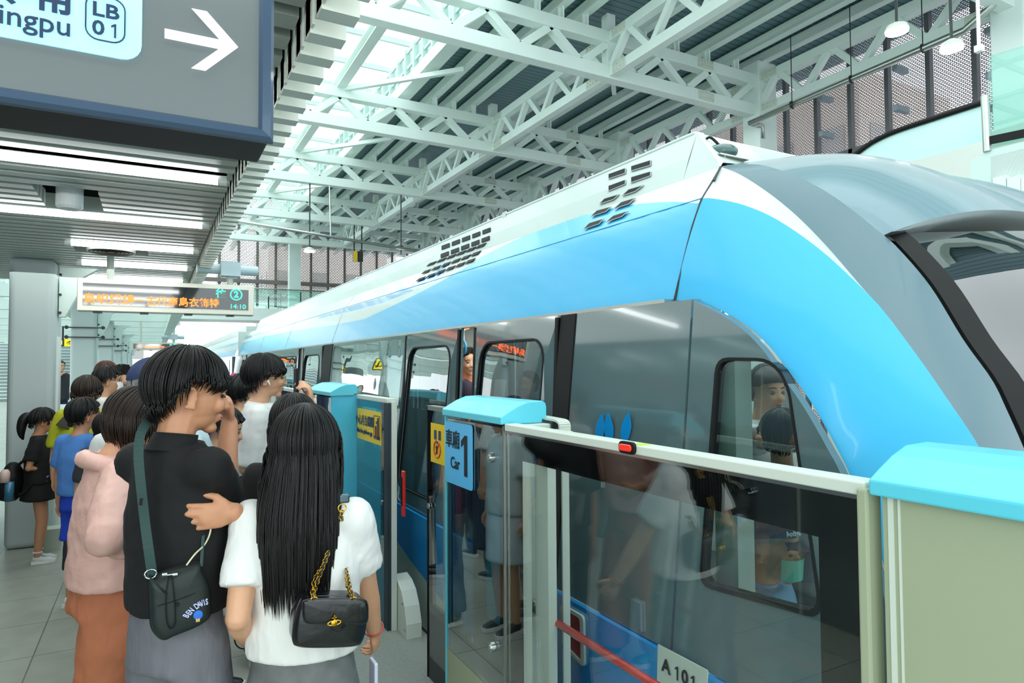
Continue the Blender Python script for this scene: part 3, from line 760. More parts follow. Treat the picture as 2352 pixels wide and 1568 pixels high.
# roof front, horn dome on its bracket
fr1 = [onx(1600,307,2.10), onx(1636,318,2.28), onx(1795,357,3.0), onx(1905,371,3.5)]
rfp = MB()
fr0 = [Vector((2.10,2.125,ZR)),Vector((2.5,2.15,ZR+.005)),Vector((3.3,2.25,ZR+.01)),Vector((4.2,2.4,ZR))]
lo0 = [onx(1648,372,2.02), onx(1700,377,2.2), onx(1780,374,2.7), onx(1905,371,3.1)]
rfp.grid([fr0, lo0]); rfp.build('roof_front', M['train_light'], train, smooth=False)
ho = thing('train_horn', 'small dark green dome on a steel bracket on the roof edge above the nose', 'horn')
c0 = onx(1655,352,2.16)
MB().ell(c0+Vector((0,0,0)), (.058,.075,.038), Matrix.Rotation(.5,3,'Z')).build('dome', mat('dark green dome','#2f5552',.15,coat=.6), ho, smooth=True)
MB().box(c0+Vector((-.075,-.07,-.034)), c0+Vector((.10,.075,-.028))).build('bracket_plate', M['brushed'], ho)
MB().cyl(c0+Vector((.0,0,-.055)), .022, .05).build('stem', M['black'], ho)
MB().cyl(c0+Vector((-.03,-.05,-.05)), .007, .03).cyl(c0+Vector((.06,.0,-.05)), .007, .03).build('bolt', M['chrome'], ho)
MB().tube(catmull([c0+Vector((0,0,.03)), c0+Vector((-.03,.03,.075)), c0+Vector((-.02,.08,.07))], 10), .006, 6).build('cable', M['black'], ho, smooth=True)
settle(ho, c0+Vector((0,0,-.08)))
settle(train, (3.1, 9, -1.3))
# ---- the second car behind
car2 = thing('train_car', 'second train car of the same blue and white train, coupled behind the leading car', 'train')
Y2 = 17.3
ys2 = [Y2+i*.6 for i in range(32)]
def p2(name, mt, a, b):
    rows = [[Vector((prof(lerp(a(y),b(y),j/5))[0], y, prof(lerp(a(y),b(y),j/5))[1])) for j in range(6)] for y in ys2]
    return MB().grid(rows).build(name, mt, car2, smooth=True)
p2('blue_side_panel', M['train_blue'], lambda y:0, lambda y:.28); p2('white_side_panel', M['train_light'], lambda y:.28, lambda y:.5)
p2('blue_stripe', M['train_blue'], lambda y:.5, lambda y:.62); p2('white_side_panel', M['train_light'], lambda y:.62, lambda y:1)
MB().box((2.05,Y2+.4,2.49),(4.2,Y2+18,2.70)).build('roof', M['train_light'], car2)
w2 = MB().box((1.69,Y2,.6),(4.5,Y2+18.6,1.93)).build('side_wall', M['train_grey'], car2)
wm = mat('dark window','#26363a',.05,coat=.5)
for k in range(8): MB().box((1.683,Y2+.6+k*2.2,.9),(1.70,Y2+2.1+k*2.2,1.85)).build('side_window', wm, car2)
MB().box((1.62,Y2,-.2),(4.5,Y2+18.6,.6)).build('skirt', M['train_belt'], car2)
MB().box((1.9,Y2-.55,-.1),(4.3,Y2-.02,2.3)).build('gangway_bellows', M['black'], car2)
settle(car2, (3.1, Y2+9, -1.3))
# ================================================== PLATFORM SCREEN DOORS
XF = 1.15                          # front plane of the fixed units
def cap(name, y0, y1, parent, x0=1.135, z=1.475, depth=.20):
    """turquoise cover: low lip in front, a slope up, a flat crest and a rounded back"""
    pr = [(x0,z),(x0,z+.028),(x0+.03,z+.045),(x0+.07,z+.066),(x0+.115,z+.082),(x0+depth-.02,z+.084),(x0+depth-.004,z+.076),(x0+depth,z+.062),(x0+depth,z+.012),(x0+depth-.02,z+.012),(x0+depth-.02,z)]
    return MB().prism([(a,y0,b) for a,b in pr],(0,y1-y0,0)).build(name, M['cyan'], parent, bevel=.004)
def rounded_plate(name, pts, d, mt, parent, bev=.0):
    return MB().prism(pts, d).build(name, mt, parent, bevel=bev)
def ring_bolt(p, parent):
    MB().cyl(p, .019, .010, (1,0,0), 20).cyl(Vector(p)+Vector((-.007,0,0)), .011, .006, (1,0,0), 16).build('round_lock', M['chrome'], parent, smooth=False)
yA0, yA1 = 2.17, 2.72              # the "Car 1" unit
u1 = thing('platform_door_unit', 'low platform door housing with turquoise cover and blue car sign, right of the doorway', 'platform screen door')
cap('cover', yA0-.005, yA1+.01, u1)
MB().box((XF,yA0,.46),(XF+.008,yA1,1.462)).build('front_glass', glass('dark mirror glass',(.62,.74,.75),2.6), u1)
fm = MB()
for (ya,yb) in ((yA0,yA0+.055),(yA1-.045,yA1)): fm.box((XF+.009,ya,.46),(XF+.012,yb,1.462))
fm.box((XF+.009,yA0,.46),(XF+.012,yA1,.56)); fm.box((XF+.009,yA0,1.42),(XF+.012,yA1,1.462)); fm.build('glass_border', M['frit'], u1)
MB().box((XF-.004,yA0-.006,.03),(XF+.012,yA0+.004,1.47)).build('corner_strip', M['brushed'], u1)
MB().box((XF-.004,yA1-.006,.03),(XF+.012,yA1+.006,1.47)).build('corner_strip', M['cyan'], u1)
MB().box((XF,yA0,.03),(XF+.03,yA1,.455)).build('base_panel', M['cream'], u1)
MB().box((XF+.02,yA0+.006,.0),(XF+.17,yA0+.03,1.47)).build('end_wall', M['cream_lt'], u1)
MB().box((XF+.13,yA0+.03,.0),(XF+.17,yA1,1.47)).build('back_wall', mat('dark housing lining','#1d3236',.4), u1)
MB().box((XF+.12,yA0+.12,.62),(XF+.129,yA1-.16,1.44)).build('inner_panel', M['cyan_glass'], u1)
for z in (1.34,.62): ring_bolt((XF-.003, yA0+.105, z), u1)
MB().box((XF+.03,yA0-.05,1.452),(XF+.175,yA0+.006,1.474)).build('mounting_plate', M['cream_lt'], u1, bevel=.003)
# raised sign
sg = MB(); rr = rrect(yA1-.285, 1.185, yA1-.008, 1.452, .014)
sg.prism([(XF-.003,a,b) for a,b in rr], (-.003,0,0)); sgn = sg.build('car_number_sign', M['sign_blue'], u1)
tx = XF-.0075; U = (0,-1,0); V = (0,0,1)
text_mesh('lettering', '車廂', .082, M['ink'], (tx,yA1-.088,1.372), U, V, sgn, bold=.001, sx=.92)
text_mesh('lettering', 'Car', .070, M['ink'], (tx,yA1-.115,1.275), U, V, sgn, bold=.0006, sx=.9)
digit_one(.235, M['ink'], (tx,yA1-.215,1.320), U, V, sgn, 1.15)
settle(u1, (XF+.09,(yA0+yA1)/2,0))
# the fixed glazed panel running from the unit towards the right
yB0, yB1 = .752, yA0-.012
gp = thing('glass_barrier', 'clear black bordered platform barrier with a small red light, left of the beige box', 'barrier')
MB().box((XF-.004,yB0,1.452),(XF+.050,yB1,1.480)).build('top_rail', M['cream_lt'], gp, bevel=.004)
MB().box((XF-.006,yB0,1.447),(XF+.004,yB1,1.455)).build('rail_lip', M['chrome'], gp)
MB().box((XF,yB0+.01,.02),(XF+.008,yB1,1.450)).build('pane', M['clear'], gp)
fb = MB(); gy0, gy1, gz1, gz0 = .86, yB1-.105, 1.355, .10
for a, b in (((XF+.009,yB0+.01,gz1),(XF+.013,yB1,1.450)),((XF+.009,yB0+.01,.02),(XF+.013,gy0,gz1)),((XF+.009,gy1,.02),(XF+.013,yB1,gz1)),((XF+.009,gy0,.02),(XF+.013,gy1,gz0))): fb.box(a,b)
fb.build('pane_border', M['frit'], gp)
MB().box((XF-.014,yB0-.010,.0),(XF+.03,yB0+.012,1.47)).build('end_post', M['cream'], gp, bevel=.005)
MB().box((XF+.03,yB1-.06,.0),(XF+.075,yB1-.005,1.40)).build('inner_post', M['cream_lt'], gp)
MB().box((XF+.09,yB1-.15,.0),(XF+.125,yB1-.06,1.37)).build('inner_post', M['cream_lt'], gp)
# little red light under the rail
ly = onx(1440,1028,XF-.01).y; lz = onx(1440,1028,XF-.01).z
rl = MB().prism([(XF-.002,a,b) for a,b in rrect(ly-.033,lz-.017,ly+.036,lz+.017,.014)], (-.010,0,0)).build('light_housing', M['black'], gp, bevel=.002)
MB().prism([(XF-.012,a,b) for a,b in rrect(ly-.024,lz-.009,ly+.027,lz+.010,.008)], (-.006,0,0)).build('red_lens', mat('red lens','#d3281c',.15,emit=.35,coat=.6), rl, bevel=.002)
MB().box((XF+.0,ly-.050,1.4800),(XF+.035,ly-.010,1.4815)).build('green_label', mat('yellow green label','#b9e04a',.5), gp)
# red push bar on its cast bracket, on the track side of the pane
xb = XF+.13
pb0 = onx(1245,1408,xb); pb1 = Vector((xb, .80, pb0.z))
pbar = MB().tube([pb0, pb1], .0135, 14).build('push_bar', M['red'], gp, smooth=True)
pc = onx(1216,1378,xb)
MB().tube([pc+Vector((0,.012,.012)), pc.lerp(pb0,.5), pb0+Vector((0,-.01,-.003))], [.027,.023,.016], 14).build('bar_socket', M['chrome'], pbar, smooth=True)
MB().ell(pc+Vector((.0,.03,.0)), (.016,.035,.075)).build('bar_mount', M['chrome'], pbar, smooth=True)
settle(gp, (XF,(yB0+yB1)/2,0))
# hook shaped guide arm standing behind the unit
ga = thing('door_guide_arm', 'pale grey hooked guide arm behind the car sign unit', 'door hardware')
hk = [onx(1245,957,XF+.20), onx(1272,962,XF+.20), onx(1289,966,XF+.20), onx(1296,974,XF+.20), onx(1297,990,XF+.20)]
hk = catmull(hk, 14); mb = MB()
for a, b in zip(hk, hk[1:]): mb.bar(a, b, .05, .008, up=(0,1,.0) if abs((b-a).normalized().z)>.7 else (0,0,1))
mb.build('arm', M['cream_lt'], ga)
MB().box((XF+.185,hk[-1].y-.004,0),(XF+.215,hk[-1].y+.004,1.44)).build('upright', M['cream_lt'], ga)
MB().box((XF+.19,yA0-.13,1.39),(XF+.225,yA0-.02,1.45)).build('latch_block', M['cream_lt'], ga, bevel=.004)
settle(ga, (XF+.2,yA0-.1,0))
# beige box at the right end
bx = thing('platform_door_unit', 'large beige platform door housing with turquoise cover at the lower right corner', 'platform screen door')
cap('cover', -.6, .735, bx, x0=1.13, z=1.462)
MB().box((XF,-.6,.0),(XF+.17,.722,1.462)).build('housing', M['cream'], bx)
MB().box((XF-.002,.702,.0),(XF+.02,.712,1.46)).box((XF-.002,.690,.0),(XF+.02,.694,1.46)).build('corner_strip', M['cream_lt'], bx)
settle(bx, (XF+.08,.1,0))
# right door leaf, mostly slid back behind the unit
XL = 1.335
def sticker(name, y0, y1, z0, z1, x, parent):
    return MB().box((x-.002,y0,z0),(x,y1,z1)).build(name, M['yellow'], parent)
lf = thing('sliding_platform_door', 'glass sliding platform door with yellow no leaning sticker, beside the car sign unit', 'platform screen door')
yr = onx(982,1200,XL).y
MB().box((XL,yr-.50,.12),(XL+.010,yr-.012,1.452)).build('pane', M['clear'], lf)
MB().box((XL-.004,yr-.50,1.452),(XL+.045,yr,1.475)).build('top_rail', M['brushed'], lf)
MB().box((XL-.004,yr-.012,.0),(XL+.04,yr,1.47)).build('leading_edge', M['black'], lf)
fb = MB().box((XL+.011,yr-.085,.12),(XL+.014,yr-.012,1.452)).box((XL+.011,yr-.50,1.37),(XL+.014,yr-.012,1.452)); fb.build('pane_border', M['frit'], lf)
MB().box((XL+.0,yr-.50,.0),(XL+.035,yr-.012,.12)).box((XL+.006,yr-.50,.12),(XL+.03,yr-.012,.40)).build('kick_panel', M['dark_metal'], lf)
MB().box((XL+.05,yr-.17,.30),(XL+.06,yr-.10,1.36)).build('inner_strip', M['cream_lt'], lf)
st1 = sticker('warning_sticker', yr-.26, yr-.055, 1.175, 1.385, XL, lf)
for a in (0,1): MB().box((XL-.003,yr-.20+a*.06,1.30),(XL-.002,yr-.165+a*.06,1.35)).build('pictogram_leaf', M['navy_ink'], st1)
ringp = [(XL-.003, yr-.15+.045*math.cos(2*PI*i/24), 1.25+.045*math.sin(2*PI*i/24)) for i in range(25)]
MB().tube(ringp, .004, 6, cap=False).bar((XL-.003,yr-.18,1.285),(XL-.003,yr-.12,1.215),.002,.007).build('pictogram_ring', M['red'], st1)
fig = MB().bar((XL-.003,yr-.15,1.225),(XL-.003,yr-.15,1.27),.002,.014).cyl((XL-.003,yr-.15,1.283),.008,.002,(1,0,0)).bar((XL-.003,yr-.15,1.265),(XL-.003,yr-.125,1.255),.002,.006); fig.build('pictogram_figure', M['navy_ink'], st1)
MB().cyl((XL-.006,yr-.03,.93), .016, .006, (1,0,0), 18).build('key_lock', M['chrome'], lf)
MB().box((XL+.05,yr-.30,.86),(XL+.07,yr-.27,1.10)).build('red_pull', M['red'], lf, bevel=.004)
settle(lf, (XL,yr-.2,0))
# left unit and its leaf
yC0, yC1 = 4.856, 5.62
u2 = thing('platform_door_unit', 'turquoise platform door housing left of the doorway, behind the long haired woman', 'platform screen door')
cap('cover', yC0-.01, yC1+.01, u2)
MB().box((XF,yC0,.0),(XF+.187,yC0+.03,1.475)).build('end_wall', M['cyan_glass'], u2)
MB().box((XF,yC0+.03,.46),(XF+.008,yC1,1.462)).build('front_glass', glass('smoked housing glass',(.34,.42,.42),3.4), u2)
MB().box((XF,yC0+.03,0),(XF+.03,yC1,.455)).build('base_panel', M['cream'], u2)
MB().box((XF+.13,yC0+.03,.0),(XF+.17,yC1,1.47)).build('back_wall', mat('housing lining','#2f5560',.5), u2)
MB().box((XF+.01,yC1-.16,.46),(XF+.10,yC1,1.46)).build('inner_post', M['cream_lt'], u2)
MB().box((XF-.003,yC0+.10,1.22),(XF-.001,yC0+.24,1.36)).build('blue_notice', mat('violet blue notice','#3f50b8',.4), u2)
settle(u2, (XF+.09,(yC0+yC1)/2,0))
l2 = thing('sliding_platform_door', 'open glass platform door with yellow mind the gap sticker and dark rubber edge', 'platform screen door')
y0 = onx(893,1200,XL).y; y0 = 4.13; y1 = yC0-.005
MB().box((XL,y0+.03,.40),(XL+.010,y1,1.452)).build('pane', glass('teal tinted door pane',(.36,.62,.66),1.6), l2)
MB().box((XL-.004,y0,1.452),(XL+.06,y1,1.482)).build('top_rail', M['cream_lt'], l2, bevel=.004)
MB().box((XL-.004,y0-.02,.0),(XL+.02,y0+.055,1.452)).build('rubber_edge', mat('scuffed dark blue rubber','#26323c',.6,var=.35,scale=30,stretch=(1,1,.15)), l2)
MB().box((XL+.02,y0-.03,.0),(XL+.055,y0+.03,1.46)).build('edge_frame', M['cream_lt'], l2)
MB().box((XL+.011,y0+.055,.40),(XL+.014,y0+.12,1.452)).box((XL+.011,y0+.055,1.40),(XL+.014,y1,1.452)).build('pane_border', M['frit'], l2)
MB().box((XL+.0,y0+.055,.0),(XL+.03,y1,.40)).build('kick_panel', mat('teal kick panel','#1e5e70',.35), l2)
ys0, ys1 = y0+.125, y1-.02
st2 = sticker('warning_sticker', ys0, ys1, 1.165, 1.385, XL, l2)
wd = ys1-ys0
text_mesh('lettering', '小心月台間隙', .078, M['navy_ink'], (XL-.0045,ys1-.02-wd*.30,1.30), U, V, st2, bold=.0008, sx=.98)
text_mesh('lettering', 'Mind the platform gap', .045, M['navy_ink'], (XL-.0045,ys1-.02-wd*.30,1.225), U, V, st2, bold=.0004, sx=.95)
pg = MB(); ya = ys0+.02; yb = ys0+.155
for a, b in (((ya,1.20),(ya,1.355)),((ya,1.355),(yb,1.355)),((yb,1.355),(yb,1.20)),((yb,1.20),(ya,1.20))): pg.bar((XL-.003,a[0],a[1]),(XL-.003,b[0],b[1]),.002,.005)
pg.bar((XL-.003,ya+.03,1.20),(XL-.003,ya+.03,1.345),.002,.02).bar((XL-.003,ya+.08,1.215),(XL-.003,ya+.08,1.29),.002,.018).cyl((XL-.003,ya+.08,1.31),.011,.002,(1,0,0)).bar((XL-.003,ya,1.212),(XL-.003,yb,1.212),.002,.012)
pg.build('pictogram', M['navy_ink'], st2)
MB().bar((XL-.0035,ya+.075,1.265),(XL-.0035,ya+.075,1.205),.002,.008).build('pictogram_leg', M['red'], st2)
MB().cyl((XL-.008,y0+.085,.80), .016, .008, (1,0,0), 18).build('key_lock', M['chrome'], l2)
rp = MB().box((XL+.075,y0-.09,.73),(XL+.095,y0-.05,1.02)).build('red_pull', M['red'], l2, bevel=.006)
MB().box((XL+.07,y0-.078,.80),(XL+.098,y0-.062,.98)).build('pull_slot', M['black'], rp)
settle(l2, (XL,(y0+y1)/2,0))
# bolted kerb foot beside the leaf
ft = thing('guide_foot', 'pale grey bolted metal foot on the platform edge beside the open door', 'door hardware')
xf = XL+.060
fp = [onx(908,1332,xf),onx(930,1345,xf),onx(938,1365,xf),onx(948,1400,xf),onx(950,1435,xf),Vector((xf,0,0)),Vector((xf,0,0))]
yy = [4.17,4.10,4.02,3.96,3.90,3.88,3.87]
fpp = [(xf,4.20,.33),(xf,4.10,.31),(xf,4.03,.27),(xf,3.97,.19),(xf,3.93,.09),(xf,3.925,.0),(xf,4.20,.0)]
MB().prism(fpp, (.10,0,0)).build('foot', M['cream_lt'], ft, bevel=.004)
for (a,b) in ((4.14,.28),(4.14,.18),(4.14,.07),(4.0,.20),(3.96,.05)): MB().cyl((xf-.002,a,b), .007, .006, (1,0,0), 8).build('bolt_head', M['chrome'], ft)
settle(ft, (xf,4.05,0))
# units further along
def far_unit(y0, y1, lab):
    u = thing('platform_door_unit', lab, 'platform screen door', group='platform doors further along')
    cap('cover', y0, y1, u); MB().box((XF,y0,0),(XF+.187,y0+.03,1.475)).build('end_wall', M['cyan_glass'], u)
    MB().box((XF,y0+.03,.1),(XF+.03,y1,1.46)).build('front_panel', M['cream_lt'], u)
    return settle(u, (XF+.09,(y0+y1)/2,0))
def far_glass(y0, y1, lab):
    u = thing('glass_barrier', lab, 'barrier', group='clear barriers further along')
    MB().box((XF,y0,.1),(XF+.01,y1,1.45)).build('pane', M['clear'], u)
    MB().box((XF-.004,y0,1.452),(XF+.05,y1,1.48)).build('top_rail', M['cream_lt'], u)
    MB().box((XF+.011,y0,1.37),(XF+.014,y1,1.45)).box((XF+.011,y0,.1),(XF+.014,y1,.3)).build('pane_border', M['frit'], u)
    MB().box((XF-.005,y1-.04,0),(XF+.04,y1,1.47)).box((XF-.005,y0,0),(XF+.04,y0+.04,1.47)).build('end_post', M['cream_lt'], u)
    return settle(u, (XF,(y0+y1)/2,0))
far_glass(5.63, 7.75, 'clear platform barrier just beyond the turquoise housing left of the doorway')
far_unit(7.78, 8.6, 'turquoise platform door housing beside the face of the man in glasses')
far_unit(11.0, 11.8, 'turquoise platform door housing seen just behind the head of the man in black')
far_glass(11.85, 14.0, 'clear platform barrier behind the head of the man in black')
far_unit(14.2, 15.0, 'most distant turquoise platform door housing beside the train coupling')

# ================================================== PLATFORM CEILING
ZC, ZBK = 2.74, 2.655
sl = MB()
y = .4
i = 0
YCE = 9.6
ceil_holes = lambda y: []
while y < YCE:
    segs = [(-6.0, .372)]
    if 4.55 < y < 5.05: segs = [(-6,-.62),(-.30,.372)]
    if 6.35 < y < 6.95: segs = [(-6,-.62),(-.05,.372)]
    for a, b in segs: sl.box((a,y,ZC),(b,y+.085,ZC+.10))
    y += .145
MB().box((-6.2,.3,ZC+.25),(.5,YCE,ZC+.30)).build('ceiling', M['dark_gap'], kind='structure')
sl.build('ceiling_slats', M['slat'], kind='structure')
bl = MB(); y = .45
while y < YCE:
    bl.box((.385,y,ZBK),(.489,y+.062,ZBK+.34)); bl.box((.385,y-.028,ZBK+.012),(.393,y+.085,ZBK+.5)); y += .145
bl.build('trim_9', M['slat_block'], kind='structure')
MB().box((.40,.3,ZBK+.34),(.47,YCE,ZBK+.50)).build('trim_10', M['slat_block'], kind='structure')
# fluorescent tubes
TY = [1.45, 2.68, 3.91, 5.22, 6.43, 7.62, 8.8]
for k, yt in enumerate(TY):
    x1 = .30; x0 = -1.35 if k in (1,2,3) else -1.0
    if k == 4: x0 = -.60
    if k == 5: x0 = -.62
    t = thing('ceiling_lamp', f'{NTH[k]} long white ceiling lamp between the slats', 'lamp', group='long lamps in the slatted ceiling')
    MB().tube([(x0,yt,ZC-.025),(x1,yt,ZC-.025)], .021, 10).build('tube', M['lamp'], t)
    MB().tube([(x1,yt,ZC-.025),(x1+.045,yt,ZC-.025)], .023, 12).build('end_cap', M['white'], t); MB().tube([(x0-.045,yt,ZC-.025),(x0,yt,ZC-.025)], .023, 12).build('end_cap', M['white'], t)
    MB().box((x0-.04,yt-.03,ZC-.004),(x1+.045,yt+.03,ZC+.05)).build('housing', M['white'], t)
    settle(t, (0,yt,ZC))
# cylindrical downlight and round speaker
cl = MB().tube([(-.46,4.8,ZC+.2),(-.46,4.8,ZC-.06),(-.46,4.8,ZC-.075)], [.072,.072,.058], 24).build('cylinder_downlight', M['white'], smooth=False)
tag(cl, 'short white cylinder hanging from the slatted ceiling behind the second lamp', 'ceiling fitting')
sp = thing('ceiling_speaker', 'round grey ceiling speaker with ringed grille above the display', 'speaker')
sp_c = (-.33,6.66,ZC-.03)
MB().cyl(sp_c, .185, .03, n=40).build('rim', M['cream_lt'], sp)
rg = MB()
for r in (.165,.135,.105,.075,.045): rg.tube([(sp_c[0]+r*math.cos(2*PI*i/32), sp_c[1]+r*math.sin(2*PI*i/32), sp_c[2]-.016) for i in range(33)], .006, 5, cap=False)
rg.build('grille_rings', M['dark_metal'], sp); MB().cyl((sp_c[0],sp_c[1],sp_c[2]+.07), .13, .12, n=24).build('body', M['cream_lt'], sp)
settle(sp, sp_c)
# beyond the slats: glazed canopy with a long edge beam
MB().box((-6,YCE,2.95),(.30,44,3.0)).build('window_3', M['skyglass'], kind='structure')
MB().box((.30,YCE-.1,2.70),(.50,44,3.0)).build('trim_11', M['steel_white'], kind='structure')
bmz = MB()
for k in range(12): bmz.box((-6,YCE+k*2.8,2.78),(.3,YCE+.2+k*2.8,2.98))
for x in (-1.5,): bmz.box((x,YCE,2.7),(x+.25,44,2.98))
bmz.build('trim_12', M['steel_white'], kind='structure')
# ================================================== COLUMNS
M['col'] = mat('pale grey painted column', '#bac6c4', .4)
NC = ['nearest','second','third','fourth','fifth','sixth']
for k in range(6):
    yc = 7.95+k*5.3; 
    t = thing('platform_column', f'{NC[k]} pale grey round cornered column on the platform', 'column', group='row of pale grey platform columns')
    x0, x1 = -1.20, -.84
    MB().box((x0,yc-.30,0),(x1,yc+.30,2.74 if k==0 else 2.95)).build('shaft', M['col'], t, bevel=.05, seg=4, smooth=False)
    MB().box((x1-.01,yc-.10,0),(x1+.02,yc+.10,2.0)).build('corner_guard', M['white'], t)
    br = MB().prism([(x1+.01,yc-.06,2.20),(x1+.06,yc-.06,2.20),(x1+.16,yc-.06,2.42),(x1+.20,yc-.06,2.60),(x1+.34,yc-.06,2.70),(x1+.01,yc-.06,2.70)], (0,.12,0)).build('haunch_bracket', M['steel_white'], t)
    for z in (2.24,2.42,2.62): MB().cyl((x1+.02,yc-.065,z), .014, .02, (0,1,0), 8).build('bolt', M['dark_metal'], t)
    if k in (1,2,3):
        for z in (2.18,2.34): MB().box((x0-.05,yc-.34,z),(x1+.10,yc-.31,z+.018)).cyl((x0-.05,yc-.33,z+.01),.03,.05,(0,1,0),10).cyl((x1+.10,yc-.33,z+.01),.03,.05,(0,1,0),10).build('pipe_clamp', M['dark_metal'], t)
    settle(t, ((x0+x1)/2,yc,0))
MB().box((-.86,7.42,0),(-.74,7.60,.20)).build('floor_box', M['cream_lt'])
tag(bpy.data.objects['floor_box'], 'small grey box on the floor at the foot of the nearest column', 'box')
# platform wall at the far left (polished grey panels)
wl = MB().box((-1.62,1.2,0),(-1.55,9.4,2.62)); wl.build('wall_left', mat('polished grey wall panel','#8f9c9e',.14,metal=.55,var=.15,scale=2,stretch=(1,1,.3)), kind='structure')
for k in range(7):
    MB().box((-1.553,1.8+k*1.2,0),(-1.545,1.815+k*1.2,2.62)).build(f'trim_{20+k}', M['cream_lt'], kind='structure')
# ================================================== LED DISPLAYS
def led(yd, sgroup, lab, x0, x1, z0, z1, line, main=True):
    t = thing('passenger_display', lab, 'display')
    MB().box((x0,yd,z0),(x1,yd+.16,z1)).build('case', mat('champagne steel','#cfcdbf',.35,metal=.5), t, bevel=.006)
    s = (x1-x0)/1.5; 
    px0, px1, pz0, pz1 = x0+.045*s, x1-.055*s, z0+.05*s, z1-.045*s
    scr = MB().box((px0,yd-.006,pz0),(px1,yd-.001,pz1)).build('screen', mat('dark mirror screen','#10181b',.06,spec=.9,coat=1), t)
    og = emis('orange led '+lab[:5], (1,.16,.03), 3.0); gr = emis('green led '+lab[:5], (.05,.95,.45), 2.6)
    H = pz1-pz0
    if main:
        text_mesh('red_text', '島嶼纖縷', H*.50, og, (px0+.205*s,yd-.008,pz0+H*.27), (1,0,0), (0,0,1), scr, bold=.0015)
        text_mesh('red_text', '－', H*.44, og, (px0+.45*s,yd-.008,pz0+H*.27), (1,0,0), (0,0,1), scr, bold=.002)
        text_mesh('red_text', '古代南島衣飾特', H*.465, og, (px0+.815*s,yd-.008,pz0+H*.26), (1,0,0), (0,0,1), scr, bold=.0015, sx=.95)
    else: text_mesh('red_text', line, H*.48, og, (px0+.55*s,yd-.008,pz0+H*.27), (1,0,0), (0,0,1), scr, bold=.0015)
    text_mesh('green_text', '往', H*.47, gr, (px1-.255*s,yd-.008,pz1-H*.26), (1,0,0), (0,0,1), scr, bold=.0012)
    text_mesh('green_text', '2', H*.42, gr, (px1-.115*s,yd-.008,pz1-H*.25), (1,0,0), (0,0,1), scr, bold=.003)
    c = Vector((px1-.115*s,yd-.009,pz1-H*.25)); ring = [c+Vector((.052*s*math.cos(2*PI*i/28),0,.052*s*math.sin(2*PI*i/28))) for i in range(29)]
    MB().tube(ring, .006*s, 6, cap=False).build('green_ring', gr, scr)
    text_mesh('green_text', '14:10', H*.31, gr, (px1-.10*s,yd-.008,pz0+H*.16), (1,0,0), (0,0,1), scr, sx=1.1)
    for x in (x0+.28*(x1-x0)*.6, x1-.22*s):
        MB().tube([(x,yd+.08,z1),(x,yd+.08,(z1+.12) if main and x > x0+.5 else (2.76 if main else 2.96))], .03, 12).build('hanger', M['cream_lt'], t)
        if x > x0+.5: MB().tube([(x-.30,yd+.08,z1+.16),(x+.26,yd+.08,z1+.16)], .05, 16).box((x-.09,yd+.0,z1+.09),(x+.09,yd+.16,z1+.23)).build('pipe_clamp', mat('pale blue grey duct','#b9cdd2',.4), t)
    for k in range(4): MB().box((x0+.12+k*(x1-x0)/4,yd+.02,z0-.012),(x0+.19+k*(x1-x0)/4,yd+.12,z0)).build('catch', M['dark_metal'], t)
    return settle(t, ((x0+x1)/2,yd,z1))
led(7.0, None, 'near red and green dot matrix train display in a champagne frame, hung over the platform', -.605, .884, 2.203, 2.500, '')
p0 = ony(303,786,20.5); p1 = ony(415,804,20.5)
led(20.5, None, 'small distant red and green train display hung further down the platform', p0.x, p1.x, p1.z, p0.z, '風・歡迎民眾踴躍參觀', main=False)
# ================================================== OVERHEAD DIRECTION SIGN (near, upper left)
ysn = 1.55
A_ = ony(626,332,ysn); B_ = ony(591,291,ysn)
xr, zb = A_.x, A_.z; pr_, pb_ = B_.x, B_.z
sg = thing('direction_sign', 'large grey overhead direction sign with a white arrow and a light blue station label', 'sign')
ZTOP = 2.62
MB().box((-1.4,ysn,zb+.012),(xr-.004,ysn+.20,ZTOP)).build('case', mat('black sign case','#0c0f13',.5), sg, bevel=.006)
fr_ = MB()
fw_ = [(ysn,0),(ysn-.016,.006),(ysn-.020,.018),(ysn-.012,.045)]
def frame_bar(a, b, inward):
    a, b, inw = Vector(a), Vector(b), Vector(inward); W = (Vector((pr_-xr,0,0)).length)
    W = xr-pr_; ra = [a, a+Vector((0,-.014,0))+inw*.004, a+Vector((0,-.022,0))+inw*.5*W, a+Vector((0,-.004,0))+inw*W, a+inw*W]
    return ra
W = xr-pr_
def ringof(x, z): 
    return [Vector((x,ysn+.0,z))]
# bevelled frame as loft around the corner: bottom then right side
def sec(cx, cz, dx, dz):   # section of the frame at a corner, pointing inwards by (dx,dz)
    return [Vector((cx+dx*t*W, ysn-h, cz+dz*t*W)) for t, h in ((0,.0),(.02,.014),(.25,.024),(.75,.018),(1,.004),(1,0))]
fr_.loft([sec(-1.4,zb,0,1), sec(xr,zb,-1,1), sec(xr,ZTOP,-1,0)], cap=False)
fr_.build('frame', mat('slate blue sign frame','#40566e',.35,metal=.2,coat=.2), sg)
MB().box((-1.4,ysn-.006,zb+W*.9),(xr-W*.9,ysn-.001,ZTOP)).build('face', mat('warm grey sign face','#6f7677',.4), sg)
P = lambda px, py, o=-.008: ony(px, py, ysn+o)
arrow = [(378,66),(505,92),(440,20),(475,27),(547,109),(472,163),(439,157),(503,113),(378,88)]
arrow = [P(a,b) for a,b in arrow]; arrow = [Vector((p.x, ysn-.008, p.z)) for p in arrow]
M['sign_white'] = mat('white lit sign area','#ffffff',.5,emit=.55); M['sign_cyan'] = mat('light blue lit sign area','#9fe6fa',.5,emit=.55)
mb = MB(); mb.prism([(p.x,p.y,p.z) for p in arrow], (0,-.002,0)); ar = mb.build('arrow', M['sign_white'], sg)
Q0, Q1 = P(325,140), P(323,10)
